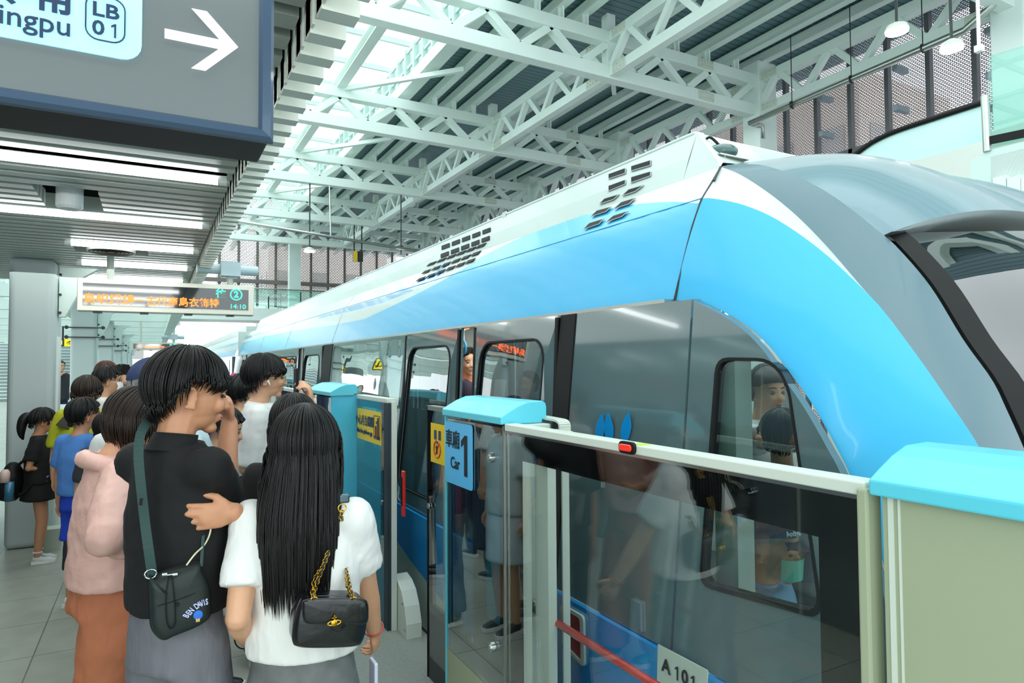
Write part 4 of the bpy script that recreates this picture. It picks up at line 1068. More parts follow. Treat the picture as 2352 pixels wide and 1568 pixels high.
bl_ = [(q[0],ysn-.010,q[1]) for q in rrect(-.75, P(290,138).z, Q0.x, 2.9, .036)]
bl_ = [(x_,y_,min(z_,ZTOP)) for x_,y_,z_ in bl_]
stl = MB().prism(bl_, (0,.004,0)).build('station_label', M['sign_cyan'], sg)
lc = (P(198,10).lerp(P(286,96), .5)); 
rl_ = rrect(P(197,60).x, P(240,96).z, P(287,60).x, P(240,-5).z, .022)
MB().tube([(a,ysn-.0125,b) for a,b in rl_]+[(rl_[0][0],ysn-.0125,rl_[0][1])], .0016, 6).build('code_outline', M['navy_ink'], stl)
text_mesh('lettering', 'LB', .040, M['navy_ink'], (lc.x,ysn-.0125,P(240,28).z), (1,0,0), (0,0,1), stl, bold=.0008, sx=1.15)
text_mesh('lettering', '0', .040, M['navy_ink'], (lc.x-.012,ysn-.0125,P(230,68).z), (1,0,0), (0,0,1), stl, bold=.0008, sx=1.1)
digit_one(.040, M['navy_ink'], (lc.x+.016,ysn-.0125,P(255,72).z), (1,0,0), (0,0,1), stl, .8)
e = P(166,62)
text_mesh('lettering', 'Dingpu', .055, M['navy_ink'], (e.x,ysn-.0125,P(80,58).z+.006), (1,0,0), (0,0,1), stl, align='RIGHT', bold=.0004, sx=1.0)
text_mesh('lettering', '頂埔', .092, M['navy_ink'], (P(165,10).x+.004,ysn-.0125,P(120,8).z+.016), (1,0,0), (0,0,1), stl, align='RIGHT', bold=.001)
for x in (-.9, -.1): MB().tube([(x,ysn+.1,ZTOP),(x,ysn+.1,ZC)], .02, 10).build('hanger', M['black'], sg)
settle(sg, (0,ysn,ZTOP))
# ================================================== SIGNS ON THE LEFT, STAIRS
tg = thing('hanging_sign', 'dark hanging sign with a yellow up arrow panel over the stairs', 'sign')
a = ony(122,778,22); b = ony(173,796,22)
MB().box((a.x-.35,22,b.z),(b.x,22.1,a.z)).build('panel', mat('charcoal sign','#2b3a3e',.4), tg)
yl = ony(148,780,22); ylp = MB().box((yl.x,21.985,b.z+.01),(b.x-.005,22,a.z-.005)).build('yellow_field', mat('lit yellow','#f4dc20',.5,emit=.5), tg)
text_mesh('lettering', '出口', .10, M['ink'], (yl.x+.14,21.98,(a.z+b.z)/2+.0), (1,0,0), (0,0,1), ylp)
xa = b.x-.13; MB().bar((xa,21.98,b.z+.05),(xa,21.98,a.z-.05),.01,.012).bar((xa-.05,21.98,a.z-.11),(xa,21.98,a.z-.05),.01,.012).bar((xa+.05,21.98,a.z-.11),(xa,21.98,a.z-.05),.01,.012).build('arrow', M['ink'], ylp)
text_mesh('lettering', '1', .16, mat('yellow numeral','#f0d820',.5,emit=.4), (yl.x-.06,21.985,(a.z+b.z)/2), (1,0,0), (0,0,1), tg, bold=.004)
MB().tube([(b.x-.3,22.05,a.z),(b.x-.3,22.05,a.z+.7)], .025, 8).build('hanger', M['dark_metal'], tg)
settle(tg, ((a.x+b.x)/2,22,a.z))
tg = thing('hanging_sign', 'square yellow sign with a black turn arrow, half hidden by the nearest column', 'sign')
a = ony(100,746,17); b = ony(138,776,17)
MB().box((a.x,17,b.z),(b.x,17.1,a.z)).build('case', M['black'], tg)
yf = MB().box((a.x+.02,16.985,b.z+.02),(b.x-.03,17,a.z-.02)).build('yellow_field', mat('lit yellow square','#f7e220',.5,emit=.6), tg)
cx = b.x-.12; cz = (a.z+b.z)/2
MB().tube([(cx-.08,16.98,cz-.05),(cx-.08,16.98,cz+.03),(cx-.05,16.98,cz+.07),(cx,16.98,cz+.08),(cx+.02,16.98,cz+.03),(cx+.02,16.98,cz-.07)], .010, 6).tube([(cx-.03,16.98,cz-.02),(cx+.02,16.98,cz-.08),(cx+.065,16.98,cz-.02)], .010, 6).build('turn_arrow', M['ink'], yf)
MB().tube([(a.x+.15,17.05,a.z),(a.x+.15,17.05,a.z+.4)], .02, 8).build('hanger', M['dark_metal'], tg)
settle(tg, ((a.x+b.x)/2,17,a.z))
# wide stairs behind the columns
stt = thing('staircase', 'wide pale stone staircase rising behind the platform columns', 'stairs')
sp_ = MB(); y0s = 40.5
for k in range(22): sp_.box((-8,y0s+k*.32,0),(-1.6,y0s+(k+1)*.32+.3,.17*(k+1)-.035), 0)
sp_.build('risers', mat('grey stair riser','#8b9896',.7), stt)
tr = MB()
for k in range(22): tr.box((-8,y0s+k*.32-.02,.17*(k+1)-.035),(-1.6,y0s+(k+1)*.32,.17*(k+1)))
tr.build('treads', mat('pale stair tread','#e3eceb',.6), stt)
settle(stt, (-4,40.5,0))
fnb = MB()
for k in range(9): fnb.box((-2.6+k*.42-2.2,24,3.3),(-2.5+k*.42-2.2,24.1,5.3))
tag(fnb.build('fin_screen', M['steel_white']), 'row of upright white fins above the stairs', 'screen', kind='stuff')
# barrier post with glass at the foot of the first column
gt = thing('ticket_barrier', 'small glass barrier with slanted top between the first two columns', 'barrier')
g0 = onz(163,1000,0)
gx, gy = -1.32, 11.4
MB().box((gx-.05,gy,.0),(gx+.02,gy+.5,1.0)).build('post', M['cream_lt'], gt, bevel=.01)
MB().prism([(gx+.02,gy,.95),(gx+.02,gy+.5,1.1),(gx+.22,gy+.5,1.1),(gx+.22,gy,.95)], (0,0,.04)).build('slanted_top', M['cream_lt'], gt)
MB().box((gx+.02,gy+.1,.2),(gx+.2,gy+.12,.95)).build('glass_wing', M['green_glass'], gt)
settle(gt, (gx,gy,0))

# small green and white exit sign on the polished wall (it shows mirrored in the barrier glass)
pe = onx(1402,1092,3.85)
ex = thing('exit_sign', 'small white and green exit sign on the polished wall, mirrored in the barrier glass', 'sign')
MB().box((-1.55,pe.y-.16,pe.z-.13),(-1.535,pe.y+.16,pe.z+.13)).build('plate', mat('lit white sign plate','#f0f5f2',.4,emit=.4), ex)
gp_ = MB().box((-1.535,pe.y-.15,pe.z-.12),(-1.532,pe.y-.02,pe.z+.12)).build('green_field', mat('exit green','#27a35a',.4), ex)
MB().bar((-1.531,pe.y-.08,pe.z-.02),(-1.531,pe.y-.08,pe.z+.05),.002,.02).cyl((-1.531,pe.y-.08,pe.z+.07),.013,.002,(1,0,0)).bar((-1.531,pe.y-.08,pe.z-.02),(-1.531,pe.y-.11,pe.z-.08),.002,.014).bar((-1.531,pe.y-.08,pe.z-.02),(-1.531,pe.y-.05,pe.z-.07),.002,.014).build('running_figure', M['white'], gp_)
gt_ = mat('exit green lettering','#1f8a4c',.5)
text_mesh('lettering', '緊急出口', .040, gt_, (-1.5345,pe.y+.07,pe.z+.02), (0,1,0), (0,0,1), ex)
text_mesh('lettering', 'EXIT', .045, gt_, (-1.5345,pe.y+.07,pe.z-.04), (0,1,0), (0,0,1), ex)
settle(ex, (-1.54,pe.y,pe.z))
# ================================================== PEOPLE
M['skin'] = mat('light warm skin', '#d9a582', .5, sss=.12, var=.05, scale=30)
M['skin_b'] = mat('warm tan skin', '#c98f6c', .5, sss=.12, var=.05, scale=30)
M['lips'] = mat('lips', '#b5665c', .4); M['eye'] = mat('dark eye', '#1c1412', .15, coat=.8); M['brow'] = mat('dark eyebrow', '#1b1614', .8)
def hair_mat(name, col, sc_=60):
    m_ = mat(name, col, .42, bump=.5, scale=sc_, dist=.003, var=.35, stretch=(1,1,.06), spec=.35); return m_
M['hair'] = hair_mat('black straight hair', '#0b0a09'); M['hair_br'] = hair_mat('dark brown hair', '#2a1d15'); M['hair_rb'] = hair_mat('reddish brown hair', '#5a3524'); M['hair_gr'] = hair_mat('grey hair', '#8c908e'); 
_tex = bpy.data.textures.new('folds', 'CLOUDS'); _tex.noise_scale = .09; _tex.noise_depth = 2
_tex2 = bpy.data.textures.new('folds_fine', 'CLOUDS'); _tex2.noise_scale = .035; _tex2.noise_depth = 3
def rem(o, vox, smooth=3, folds=0, fine=0):
    m_ = o.modifiers.new('skin_over', 'REMESH'); m_.mode = 'VOXEL'; m_.voxel_size = vox; m_.use_smooth_shade = True
    if smooth:
        s = o.modifiers.new('relax', 'SMOOTH'); s.factor = .5; s.iterations = smooth
    if folds:
        d = o.modifiers.new('folds', 'DISPLACE'); d.texture = _tex; d.strength = folds; d.mid_level = .5; d.texture_coords = 'GLOBAL'
    if fine:
        d = o.modifiers.new('fine', 'DISPLACE'); d.texture = _tex2; d.strength = fine; d.mid_level = .5; d.texture_coords = 'GLOBAL'
    return o
def cap_tube(mb, pts, rs):
    mb.tube(pts, rs, 12)
    mb.ell(pts[0], rs[0], nu=10, nv=6); mb.ell(pts[-1], rs[-1], nu=10, nv=6)
    for p, r in list(zip(pts, rs))[1:-1]: mb.ell(p, r, nu=10, nv=6)
def ik(S, T, a, b, hint):
    S, T = Vector(S), Vector(T); d = T-S; L = min(d.length, (a+b)*.999); d = d.normalized(); T = S+d*L
    x = (a*a-b*b+L*L)/(2*L); h_ = math.sqrt(max(0, a*a-x*x)); hint = Vector(hint); n_ = (hint-d*hint.dot(d)).normalized()
    return S+d*x+n_*h_, T
def hand(mb, Wp_, d, nrm, s=1.0, curl=.5, thumb=1, spread=1.0):
    """wrist, direction of the hand, palm normal (fingers curl towards it); thumb side = cross product * thumb"""
    d = Vector(d).normalized(); nrm = Vector(nrm); nrm = (nrm-d*nrm.dot(d)).normalized(); side = d.cross(nrm)*thumb
    R_ = Matrix((d, side, nrm)).transposed()
    mb.ell(Wp_+d*.045*s, (.050*s,.038*s,.016*s), R_, 14, 8); mb.ell(Wp_+d*.015*s, (.03*s,.026*s,.018*s), R_, 12, 8)
    mb.ell(Wp_+d*.03*s+side*.022*s+nrm*.008*s, (.03*s,.014*s,.014*s), R_, 10, 6)
    for i, (o_, L, r) in enumerate(((.030,.074,.0084),(.0105,.083,.0088),(-.0095,.076,.0084),(-.028,.060,.0074))):
        p = Wp_+d*(.082-.006*abs(i-1))*s+side*o_*s; dd = (d+side*(.10-.07*i)*spread).normalized(); pts = [p-dd*.02*s, p]; ang = 0
        c_ = curl*(1+.12*i)
        for k, f in enumerate((.45,.31,.24)):
            ang += c_*(.75,1.0,.75)[k]; v = dd*math.cos(ang)+nrm*math.sin(ang); p = p+v*L*f*s; pts.append(p)
        cap_tube(mb, pts, [r*s*1.05, r*s*1.05, r*s, r*.93*s, r*.82*s])
    p = Wp_+d*.022*s+side*.026*s; pts = [p]; v = (d*.75+side*.75+nrm*.35).normalized(); p = p+v*.034*s; pts.append(p); v = (d*.95+side*.30+nrm*.45*(.4+curl)).normalized(); p = p+v*.030*s; pts.append(p); v = (d*.9+side*-.02+nrm*.6*(.3+curl)).normalized(); pts.append(p+v*.024*s)
    cap_tube(mb, pts, [.0125*s,.0110*s,.0098*s,.0082*s])
def head(mb, C, R_, s):
    """skull, jaw, nose, brow, lips, ears; x forward, y left, z up; s = head height / .23"""
    L = lambda x, y, z: C+R_ @ Vector((x*s, y*s, z*s))
    E = lambda c, r, M2=None: mb.ell(L(*c), [q*s for q in r], (R_ @ M2) if M2 else R_, 18, 12)
    E((-.012,0,.030), (.098,.077,.088)); E((.022,0,-.018), (.072,.066,.080)); E((.030,0,-.062), (.056,.050,.050))
    E((.072,0,-.100), (.022,.024,.018)); E((.060,0,.040), (.040,.058,.045))
    E((.078,.030,-.030), (.022,.024,.024)); E((.078,-.030,-.030), (.022,.024,.024))
    cap_tube(mb, [L(.092,0,.012), L(.103,0,-.012), L(.113,0,-.034)], [.008*s,.0095*s,.0125*s]); E((.100,.011,-.037), (.010,.007,.007)); E((.100,-.011,-.037), (.010,.007,.007))
    E((.088,0,-.062), (.016,.024,.008)); E((.086,0,-.073), (.015,.020,.008)); E((.086,.032,.018), (.012,.022,.007)); E((.086,-.032,.018), (.012,.022,.007))
    for sd in (1,-1):
        for i in range(9):
            a = math.radians(-120+i*30); mb.ell(L(-.012+.017*math.cos(a)-.003, sd*(.079+.006*abs(math.sin(a*.5))), -.016+.030*math.sin(a)), .0058*s, nu=8, nv=6)
        E((-.008,sd*.076,-.018), (.014,.007,.024)); E((.000,sd*.079,-.044), (.008,.005,.009))
def face_bits(root, C, R_, s, name_mask=False):
    L = lambda x, y, z: C+R_ @ Vector((x*s, y*s, z*s))
    for sd in (1,-1):
        MB().ell(L(.0885,sd*.031,-.001), (.008*s,.0135*s,.0058*s), R_, 12, 8).build('eye', M['eye'], root, smooth=True)
        MB().tube([L(.095,sd*.014,.021), L(.094,sd*.034,.026), L(.082,sd*.052,.021)], [.003*s,.0036*s,.002*s], 6).build('eyebrow', M['brow'], root)
    if not name_mask:
        MB().ell(L(.0985,0,-.063), (.006*s,.021*s,.0045*s), R_, 10, 6).ell(L(.0965,0,-.0715), (.006*s,.017*s,.005*s), R_, 10, 6).build('lips', M['lips'], root, smooth=True)
def hair(root, C, R_, s, ends, mt, jag=.03, n=140, vol=1.0, locks=0, lock_w=.006, fall=None, name='hair', seed=1, part=0.0, rad=None, k=22):
    """ends: (azimuth deg from the face, elevation of the lower hairline deg, hanging length m); symmetric in azimuth"""
    rnd = random.Random(seed); rad = rad or (.112,.092,.108); off = Vector((-.014,0,.026)); rows = []
    def path(az, extra=0.0, ext_len=0.0, m_=k):
        a = abs((az+180)%360-180); e = interp([(q[0],q[1]) for q in ends], a); hl = interp([(q[0],q[2]) for q in ends], a)
        e_ = e+extra*60; pts = []; az_r = math.radians(az)
        for i in range(m_):
            t = i/(m_-1); el = math.radians(90-(90-e_)*t)
            x = math.cos(el)*math.cos(az_r); y = math.cos(el)*math.sin(az_r); z = math.sin(el)
            g = 1+.018*math.sin(az*.9+seed)*math.sin(t*2.5)+.012*math.sin(az*2.3+t*2)
            pts.append(Vector((rad[0]*x*vol*g, rad[1]*y*vol*g, rad[2]*z*(1+(vol-1)*.8)*g))*s+off*s)
        pts = [C+R_ @ p for p in pts]
        if hl+ext_len > .005:
            base = pts[-1]; out = (R_ @ Vector((math.cos(az_r), math.sin(az_r), 0))); m2 = 12; H = max(.003, hl+ext_len)
            for i in range(1, m2+1):
                t = i/m2; p = base+Vector((0,0,-H*t))
                p += (fall(az, t, out, H) if fall else out*(.012*math.sin(t*PI)-.02*t*t)); pts.append(p)
        return pts
    for j in range(n):
        az = 360*j/n; rows.append(path(az, (rnd.random()-.5)*jag*.6, (rnd.random()-.5)*jag*.5 if any(q[2]>.01 for q in ends) else 0))
    kk = min(len(r) for r in rows); rows = [[r[int(round(i*(len(r)-1)/(kk-1)))] for i in range(kk)] for r in rows]
    mb = MB(); mb.grid([[rows[(j)%n][i] for j in range(n)] for i in range(kk)], close=True)
    for q in range(locks):
        az = rnd.uniform(0,360); P_ = path(az, (rnd.random()-.35)*jag, (rnd.random()-.3)*jag, 12); st = rnd.randint(1,4) if not fall else 0
        lift = rnd.uniform(.001,.005); P_ = [p+(p-C).normalized()*lift*s for p in P_[st:]]
        if len(P_) < 4: continue
        m_ = len(P_); mb.tube(P_, [lock_w*s*(.35+.65*math.sin(PI*min(1,(i+1)/(m_+1)*1.0))) if i < m_-2 else lock_w*s*(.45 if i == m_-2 else .08) for i in range(m_)], 5)
    return mb.build(name, mt, root, smooth=True)
SHORT = [(0,38,0),(40,30,0),(62,6,0),(80,8,0),(95,-5,0),(110,-38,0),(180,-48,0)]
BOWL  = [(0,14,0),(45,10,0),(60,2,0),(78,4,0),(92,-4,0),(112,-36,0),(180,-46,0)]
def figure(label, pos, head_deg, h, top=None, bottom=None, skin='skin', rh=None, lh=None, rhint=(-.3,-1,-.3), lhint=(-.3,1,-.3), rhw=None, lhw=None, rcurl=.55, lcurl=.55, rn=None, ln=None,
           hy=0, hp=0, hr=0, lean=0, hfw=0, step=.0, build_=1.0, vox=.009, cvox=.014, folds=.012, face=True, mask=False, shoes='#20242a', rhd=None, lhd=None, hair_f=None, seated=False, cat='person', hs=None, feet=True, group=None):
    root = thing('person', label, cat, group=group)
    th = math.radians(head_deg); Rb = Matrix.Rotation(th, 3, 'Z'); O = Vector((pos[0], pos[1], pos[2] if len(pos)>2 else 0))
    W = lambda x, y, z: O+Rb @ Vector((x, y, z))
    ln_ = math.radians(lean); hipz = .52*h if not seated else .45
    def T(x, y, z):                 # torso point, leaning about the hips
        dz = z-hipz; return W(x+dz*math.sin(ln_), y, hipz+dz*math.cos(ln_)-0*x)
    zt = lambda f: hipz+(f-.52)*h
    b_ = build_
    sh = {1: T(-.01*h, .094*h*b_**.4, zt(.812)), -1: T(-.01*h, -.094*h*b_**.4, zt(.812))}
    hip = {sd: W(0, sd*.047*h, hipz) for sd in (1,-1)}
    if seated: foot = {sd: W(.50, sd*.09, .05) for sd in (1,-1)}; knee = {sd: W(.42, sd*.1, .46) for sd in (1,-1)}
    else:
        foot = {1: W(step, .055*h*.9, .045*h), -1: W(-step, -.055*h*.9, .045*h)}
        knee = {sd: hip[sd].lerp(foot[sd], .50)+Rb @ Vector((.02*h,0,0)) for sd in (1,-1)}
    ua, fa_ = .172*h, .145*h
    tgt = {-1: rh, 1: lh}; hint = {-1: rhint, 1: lhint}; elb = {}; wr = {}
    for sd in (1,-1):
        t_ = tgt[sd]
        if t_ is None: t_ = sh[sd]+Rb @ Vector((.03, sd*.045*h, -(ua+fa_)*.985))
        hw = rhw if sd < 0 else lhw
        elb[sd], wr[sd] = ik(sh[sd], t_, ua, fa_, Vector(hw) if hw else Rb @ Vector(hint[sd]))
    # head frame
    s = (hs or (.132*h/.23 if h > 1.45 else .145*h/.23)); s = max(.86, min(1.06, s))
    Rh = Matrix.Rotation(th+math.radians(hy), 3, 'Z') @ Matrix.Rotation(math.radians(hp), 3, 'Y') @ Matrix.Rotation(math.radians(hr), 3, 'X')
    nk0 = T(-.012*h+hfw*.3, 0, zt(.835)); nk1 = T(.008*h+hfw, 0, zt(.885)-hfw*.3); C = nk1+Vector((0,0,0))+(Rh @ Vector((.012,0,.088))*s)
    # ---------- body, one continuous surface
    mb = MB(); head(mb, C, Rh, s)
    cap_tube(mb, [nk0, nk0.lerp(nk1,.5), C+Rh @ Vector((-.012,0,-.05))*s], [.062*s*b_**.3,.054*s*b_**.3,.055*s])
    torso = [(.50,.074,.052),(.55,.076,.054),(.62,.070,.050),(.70,.076,.052),(.77,.080,.054),(.81,.078,.046),(.835,.050,.038)]
    rings = [[T(wd_*0+dp*h*b_*math.cos(a), wd_*h*b_*math.sin(a), zt(f)) for a in [2*PI*i/20 for i in range(20)]] for f, wd_, dp in torso]
    mb.loft(rings)
    for sd in (1,-1):
        cap_tube(mb, [sh[sd], sh[sd].lerp(elb[sd],.45), elb[sd], elb[sd].lerp(wr[sd],.35), wr[sd]], [.027*h*b_**.7,.026*h*b_**.7,.0215*h*b_**.7,.0225*h*b_**.6,.0160*h])
        hd = (rhd if sd < 0 else lhd); hd = Vector(hd) if hd is not None else (wr[sd]-elb[sd]).normalized()
        nn = (rn if sd < 0 else ln); nn = Vector(nn) if nn is not None else Rb @ Vector((0,-sd,0))
        hand(mb, wr[sd], hd, nn, h/1.70, rcurl if sd < 0 else lcurl, thumb=-sd if False else (1 if (hd.cross(nn)).dot(Rb @ Vector((1,0,.3))) > 0 else -1))
        cap_tube(mb, [hip[sd], hip[sd].lerp(knee[sd],.4), knee[sd], knee[sd].lerp(foot[sd],.33), foot[sd]], [.044*h*b_,.042*h*b_,.033*h,.033*h,.020*h])
        if not seated or True: mb.ell(foot[sd]+Rb @ Vector((.05,0,-.03*h)), (.085,.034,.028), Rb, 12, 8)
    rem(mb.build('body', M[skin], root, smooth=True), vox, 2)
    if face: face_bits(root, C, Rh, s, mask)
    # ---------- bottom garment
    if bottom:
        kd, col_m, hem, w_ = bottom    # kind, material, hem height, width factor
        mb = MB()
        pel = [(.60,.078,.062),(.56,.090,.070),(.52,.096,.074),(.48,.098,.076)]
        if kd == 'pants' or kd == 'shorts':
            mb.loft([[T(dp*h*b_*1.03*math.cos(a), wd_*h*b_*1.0*math.sin(a), zt(f)) for a in [2*PI*i/20 for i in range(20)]] for f, wd_, dp in pel])
            for sd in (1,-1):
                P_ = [hip[sd]+Vector((0,0,.02)), hip[sd].lerp(knee[sd],.5), knee[sd], knee[sd].lerp(foot[sd],.5), foot[sd]+Vector((0,0,.01))]
                R2 = [.056*h*b_, .050*h*b_*w_**.6, .042*h*w_**.9, .041*h*w_, .040*h*w_]
                if kd == 'shorts': P_ = P_[:2]+[hip[sd].lerp(knee[sd],.8)]; R2 = R2[:2]+[.058*h*w_]
                out = []
                for p, r in zip(P_, R2): out.append([p+Rb @ Vector((r*math.cos(a), r*.92*math.sin(a), 0)) for a in [2*PI*i/16 for i in range(16)]])
                mb.loft(out); mb.ell(hip[sd], .053*h*b_, nu=14, nv=10)
        else:
            wz = .60; rr_ = []
            for t in [i/7 for i in range(8)]:
                z_ = lerp(zt(wz), hem, t); g = 1+(w_-1)*t
                wd_, dp = lerp(.082,.104,min(1,t*3))*g, lerp(.064,.082,min(1,t*3))*g
                rr_.append([T(dp*h*b_*math.cos(a)*1.05, wd_*h*b_*math.sin(a), z_) for a in [2*PI*i/24 for i in range(24)]])
            mb.loft(rr_)
        rem(mb.build({'pants':'trousers','shorts':'shorts','skirt':'skirt'}[kd], col_m, root, smooth=True), cvox, 3, folds*1.1)
    # ---------- top garment
    if top:
        col_m, hemz, slv, loose = top[:4]; collar = top[4] if len(top) > 4 else None    # sleeve: 0..1 upper arm, 1..2 forearm
        mb = MB(); rr_ = []
        prof_ = [(.850,.046,.046),(.838,.064,.052),(.822,.084,.058),(.79,.094,.064),(.74,.096,.068),(.68,.092,.068),(.62,.091,.068),(.56,.094,.070),(.50,.097,.073),(.45,.099,.075)]
        for f, wd_, dp in prof_:
            z_ = zt(f)
            if z_ < hemz: break
            g = 1+(loose-1)*smoothstep(.83,.7,f); rr_.append((z_, wd_*g, dp*g))
        z0_, w0, d0 = rr_[-1]; rr_.append((hemz, w0*1.01, d0*1.01)); rr_.append((hemz-.004, w0*.97, d0*.96))
        mb.loft([[T(d_*h*b_*math.cos(a)*(1.08 if math.cos(a)>0 else 1.0), w2*h*b_**.9*math.sin(a), z_) for a in [2*PI*i/28 for i in range(28)]] for z_, w2, d_ in rr_])
        for sd in (1,-1):
            P_ = [sh[sd].lerp(T(0,0,zt(.79)),.35), sh[sd]+Vector((0,0,.004)), sh[sd].lerp(elb[sd], min(1,slv)*.5), sh[sd].lerp(elb[sd], min(1,slv))]
            R2 = [.040*h*b_**.7, .037*h*b_**.7, .035*h*loose*b_**.7, .037*h*loose*b_**.7]
            if slv > 1:
                R2[3] = .034*h*loose*b_**.7; P_ += [elb[sd].lerp(wr[sd],(slv-1)*.5), elb[sd].lerp(wr[sd],slv-1)]; R2 += [.031*h*loose, .025*h*loose]
            cap_tube(mb, P_[:2], R2[:2]); mb.tube(P_[1:], R2[1:], 16)
            if slv > 1: mb.ell(P_[3], R2[3], nu=12, nv=8)
        rem(mb.build('shirt' if slv <= 1 else 'jacket', col_m, root, smooth=True), cvox, 3, folds, folds*.35)
        if collar:
            cm, ch = collar; cb = MB(); rr_ = []
            for t, r_ in ((0,.064),(.5,.0575),(1,.0545),(1,.0525),(0,.055)):
                cc = nk0.lerp(nk1, .05+t*ch); rr_.append([cc+Rb @ Vector((r_*h/1.7*1.08*math.cos(a), r_*h/1.7*1.08*math.sin(a), -.010*math.cos(a)+t*.0)) for a in [2*PI*i/24 for i in range(24)]])
            cb.loft(rr_, cap=False).build('collar', cm, root, smooth=True)
    # ---------- shoes
    if feet and not seated:
        for sd in (1,-1):
            f_ = foot[sd]; mb = MB(); sc2 = h/1.7
            for c_, r_ in (((.0,0,-.020),(.055,.040,.045)),((.075,0,-.038),(.080,.044,.030)),((.13,0,-.046),(.045,.042,.024))): mb.ell(f_+Rb @ Vector((c_[0]*sc2,c_[1],c_[2]*sc2)), [q*sc2 for q in r_], Rb, 16, 10)
            sho = rem(mb.build('shoe', mat('shoe '+shoes, shoes, .5) if ('sh'+shoes) not in M else M['sh'+shoes], root, smooth=True), .012, 2); M['sh'+shoes] = sho.data.materials[0]
            z0_ = O.z; sl_ = MB(); pr = [f_+Rb @ Vector((x*sc2, y*sc2, 0)) for x, y in ((-.055,-.03),(.0,-.04),(.10,-.045),(.165,-.03),(.18,0),(.165,.03),(.10,.045),(0,.04),(-.055,.03))]
            sl_.prism([(p.x,p.y,z0_+.002) for p in pr], (0,0,.026)).build('sole', M['white'], sho)
    if hair_f: hair_f(root, C, Rh, s)
    info = dict(C=C, R=Rh, s=s, sh=sh, elb=elb, wr=wr, hip=hip, foot=foot, T=T, zt=zt, W=W, Rb=Rb, O=O, root=root)
    return info
def done(f): return settle(f['root'], f['O'])
CL = lambda n, c, **k: mat(n, c, .85, bump=.45, scale=6.5, dist=.03, stretch=(1,1,.55), **k)
M['black_knit'] = CL('black knit', '#0b0b0c'); M['white_knit'] = mat('white ribbed cotton', '#e6e6e2', .85, bump=.9, scale=5, dist=.05, stretch=(1,1,.45)); M['white_tee'] = CL('off white cotton', '#dfe0dc')
M['pink'] = mat('pale pink nylon', '#e0b2a6', .5, bump=.55, scale=9, dist=.025); M['rust'] = mat('rust orange cotton', '#bd7350', .8, bump=.8, scale=9, dist=.03, stretch=(1,1,.5))
M['grey_trs'] = mat('grey suiting', '#6c6d74', .65, bump=.8, scale=7, dist=.035, stretch=(1,1,.35)); M['denim_gr'] = mat('washed grey denim', '#6a6e6d', .85, var=.3, scale=14, bump=.1)
M['blue_tee'] = CL('bright blue jersey', '#4f86cf'); M['royal'] = CL('royal blue jersey', '#1f45c4'); M['lime'] = CL('yellow green cotton', '#b0b31e'); M['navy'] = CL('navy cotton', '#1d2744'); M['dkgrey'] = CL('charcoal cotton', '#33343b')
M['jeans'] = mat('blue denim', '#4d7590', .85, var=.2, scale=20)

# ---- man in the black polo, hand at his face (front, back view)
def h10(root, C, R_, s): hair(root, C, R_, s, [(0,20,0),(35,14,0),(55,8,0),(74,14,0),(90,12,0),(106,-12,0),(128,-36,0),(180,-46,0)], M['hair'], jag=.07, n=220, vol=1.05, locks=900, lock_w=.0024, seed=3)
y10 = 2.20
f10 = figure('person in a black polo with a dark green crossbody bag, hand raised to his mouth', (ony(412,1000,y10).x, y10), 37, 1.735,
   top=(M['black_knit'], 1.0, .80, 1.12, (M['black_knit'], .55)), bottom=('pants', M['grey_trs'], 0, 1.45), rh=ony(527,972,2.40), rhw=(.12,.5,-1), rn=(-.8,-.2,.1), rcurl=1.15, rhd=(-.10,-.05,1),
   lh=ony(539,1176,2.05), lhw=(.1,1,-.5), ln=(-.1,1,0), lhd=(-.97,-.10,-.04), lcurl=.5, hy=-26, hp=8, lean=-1, vox=.0052, cvox=.010, build_=.90, skin='skin_b', hair_f=h10, face=True, hs=1.0)
done(f10)
# ---- woman with long black hair, white top (front, back view)
def h11(root, C, R_, s):
    def fall(az, t, out, H):
        back = max(0, -math.cos(math.radians(az))); a = abs((az+180)%360-180)
        p = out*(.030*math.sin(min(1,t*1.3)*PI*.5))
        p += (R_ @ Vector((-.030,0,0)))*smoothstep(0,.5,t)*(1-back)*1.2
        p += (R_ @ Vector((-.045,0,0)))*smoothstep(.0,.6,t)*.6
        p += -out*.018*t*t
        return p
    hair(root, C, R_, s, [(0,42,0),(35,36,0),(60,15,.02),(78,-10,.12),(95,-15,.28),(125,-18,.36),(180,-20,.365)], M['hair'], jag=.12, n=260, vol=1.06, locks=1300, lock_w=.0022, fall=fall, seed=5)
y11 = 2.03
f11 = figure('person with long straight black hair in a white top, seen from behind', (ony(698,1200,y11).x, y11), 68, 1.535,
   top=(M['white_knit'], .865, .70, 1.12), bottom=('skirt', M['denim_gr'], .30, 1.10), rh=ony(866,1484,y11+.16), rhw=(.1,-1,-.3), rcurl=.6, rn=(-.6,.5,0), lh=ony(566,1466,y11+.12), lhw=(-.3,-1,-.1), ln=(.6,.2,0),
   hy=-2, hp=2, vox=.0055, cvox=.010, build_=1.04, hair_f=h11, face=False, hs=.98, folds=.010)
root = f11['root']
w = f11['wr'][-1]; ax = (f11['wr'][-1]-f11['elb'][-1]).normalized()
def band(c, ax, r, th, mt, name, parent, r2=None):
    ax = ax.normalized(); a = ax.cross(Vector((0,0,1)) if abs(ax.z)<.9 else Vector((1,0,0))).normalized(); b = ax.cross(a)
    return MB().tube([c+(a*math.cos(t)*r+b*math.sin(t)*(r2 or r)) for t in [2*PI*i/24 for i in range(25)]], th, 6, cap=False).build(name, mt, parent, smooth=True)
band(w-ax*.012, ax, .0315, .0022, M['red'], 'red_bracelet', root)
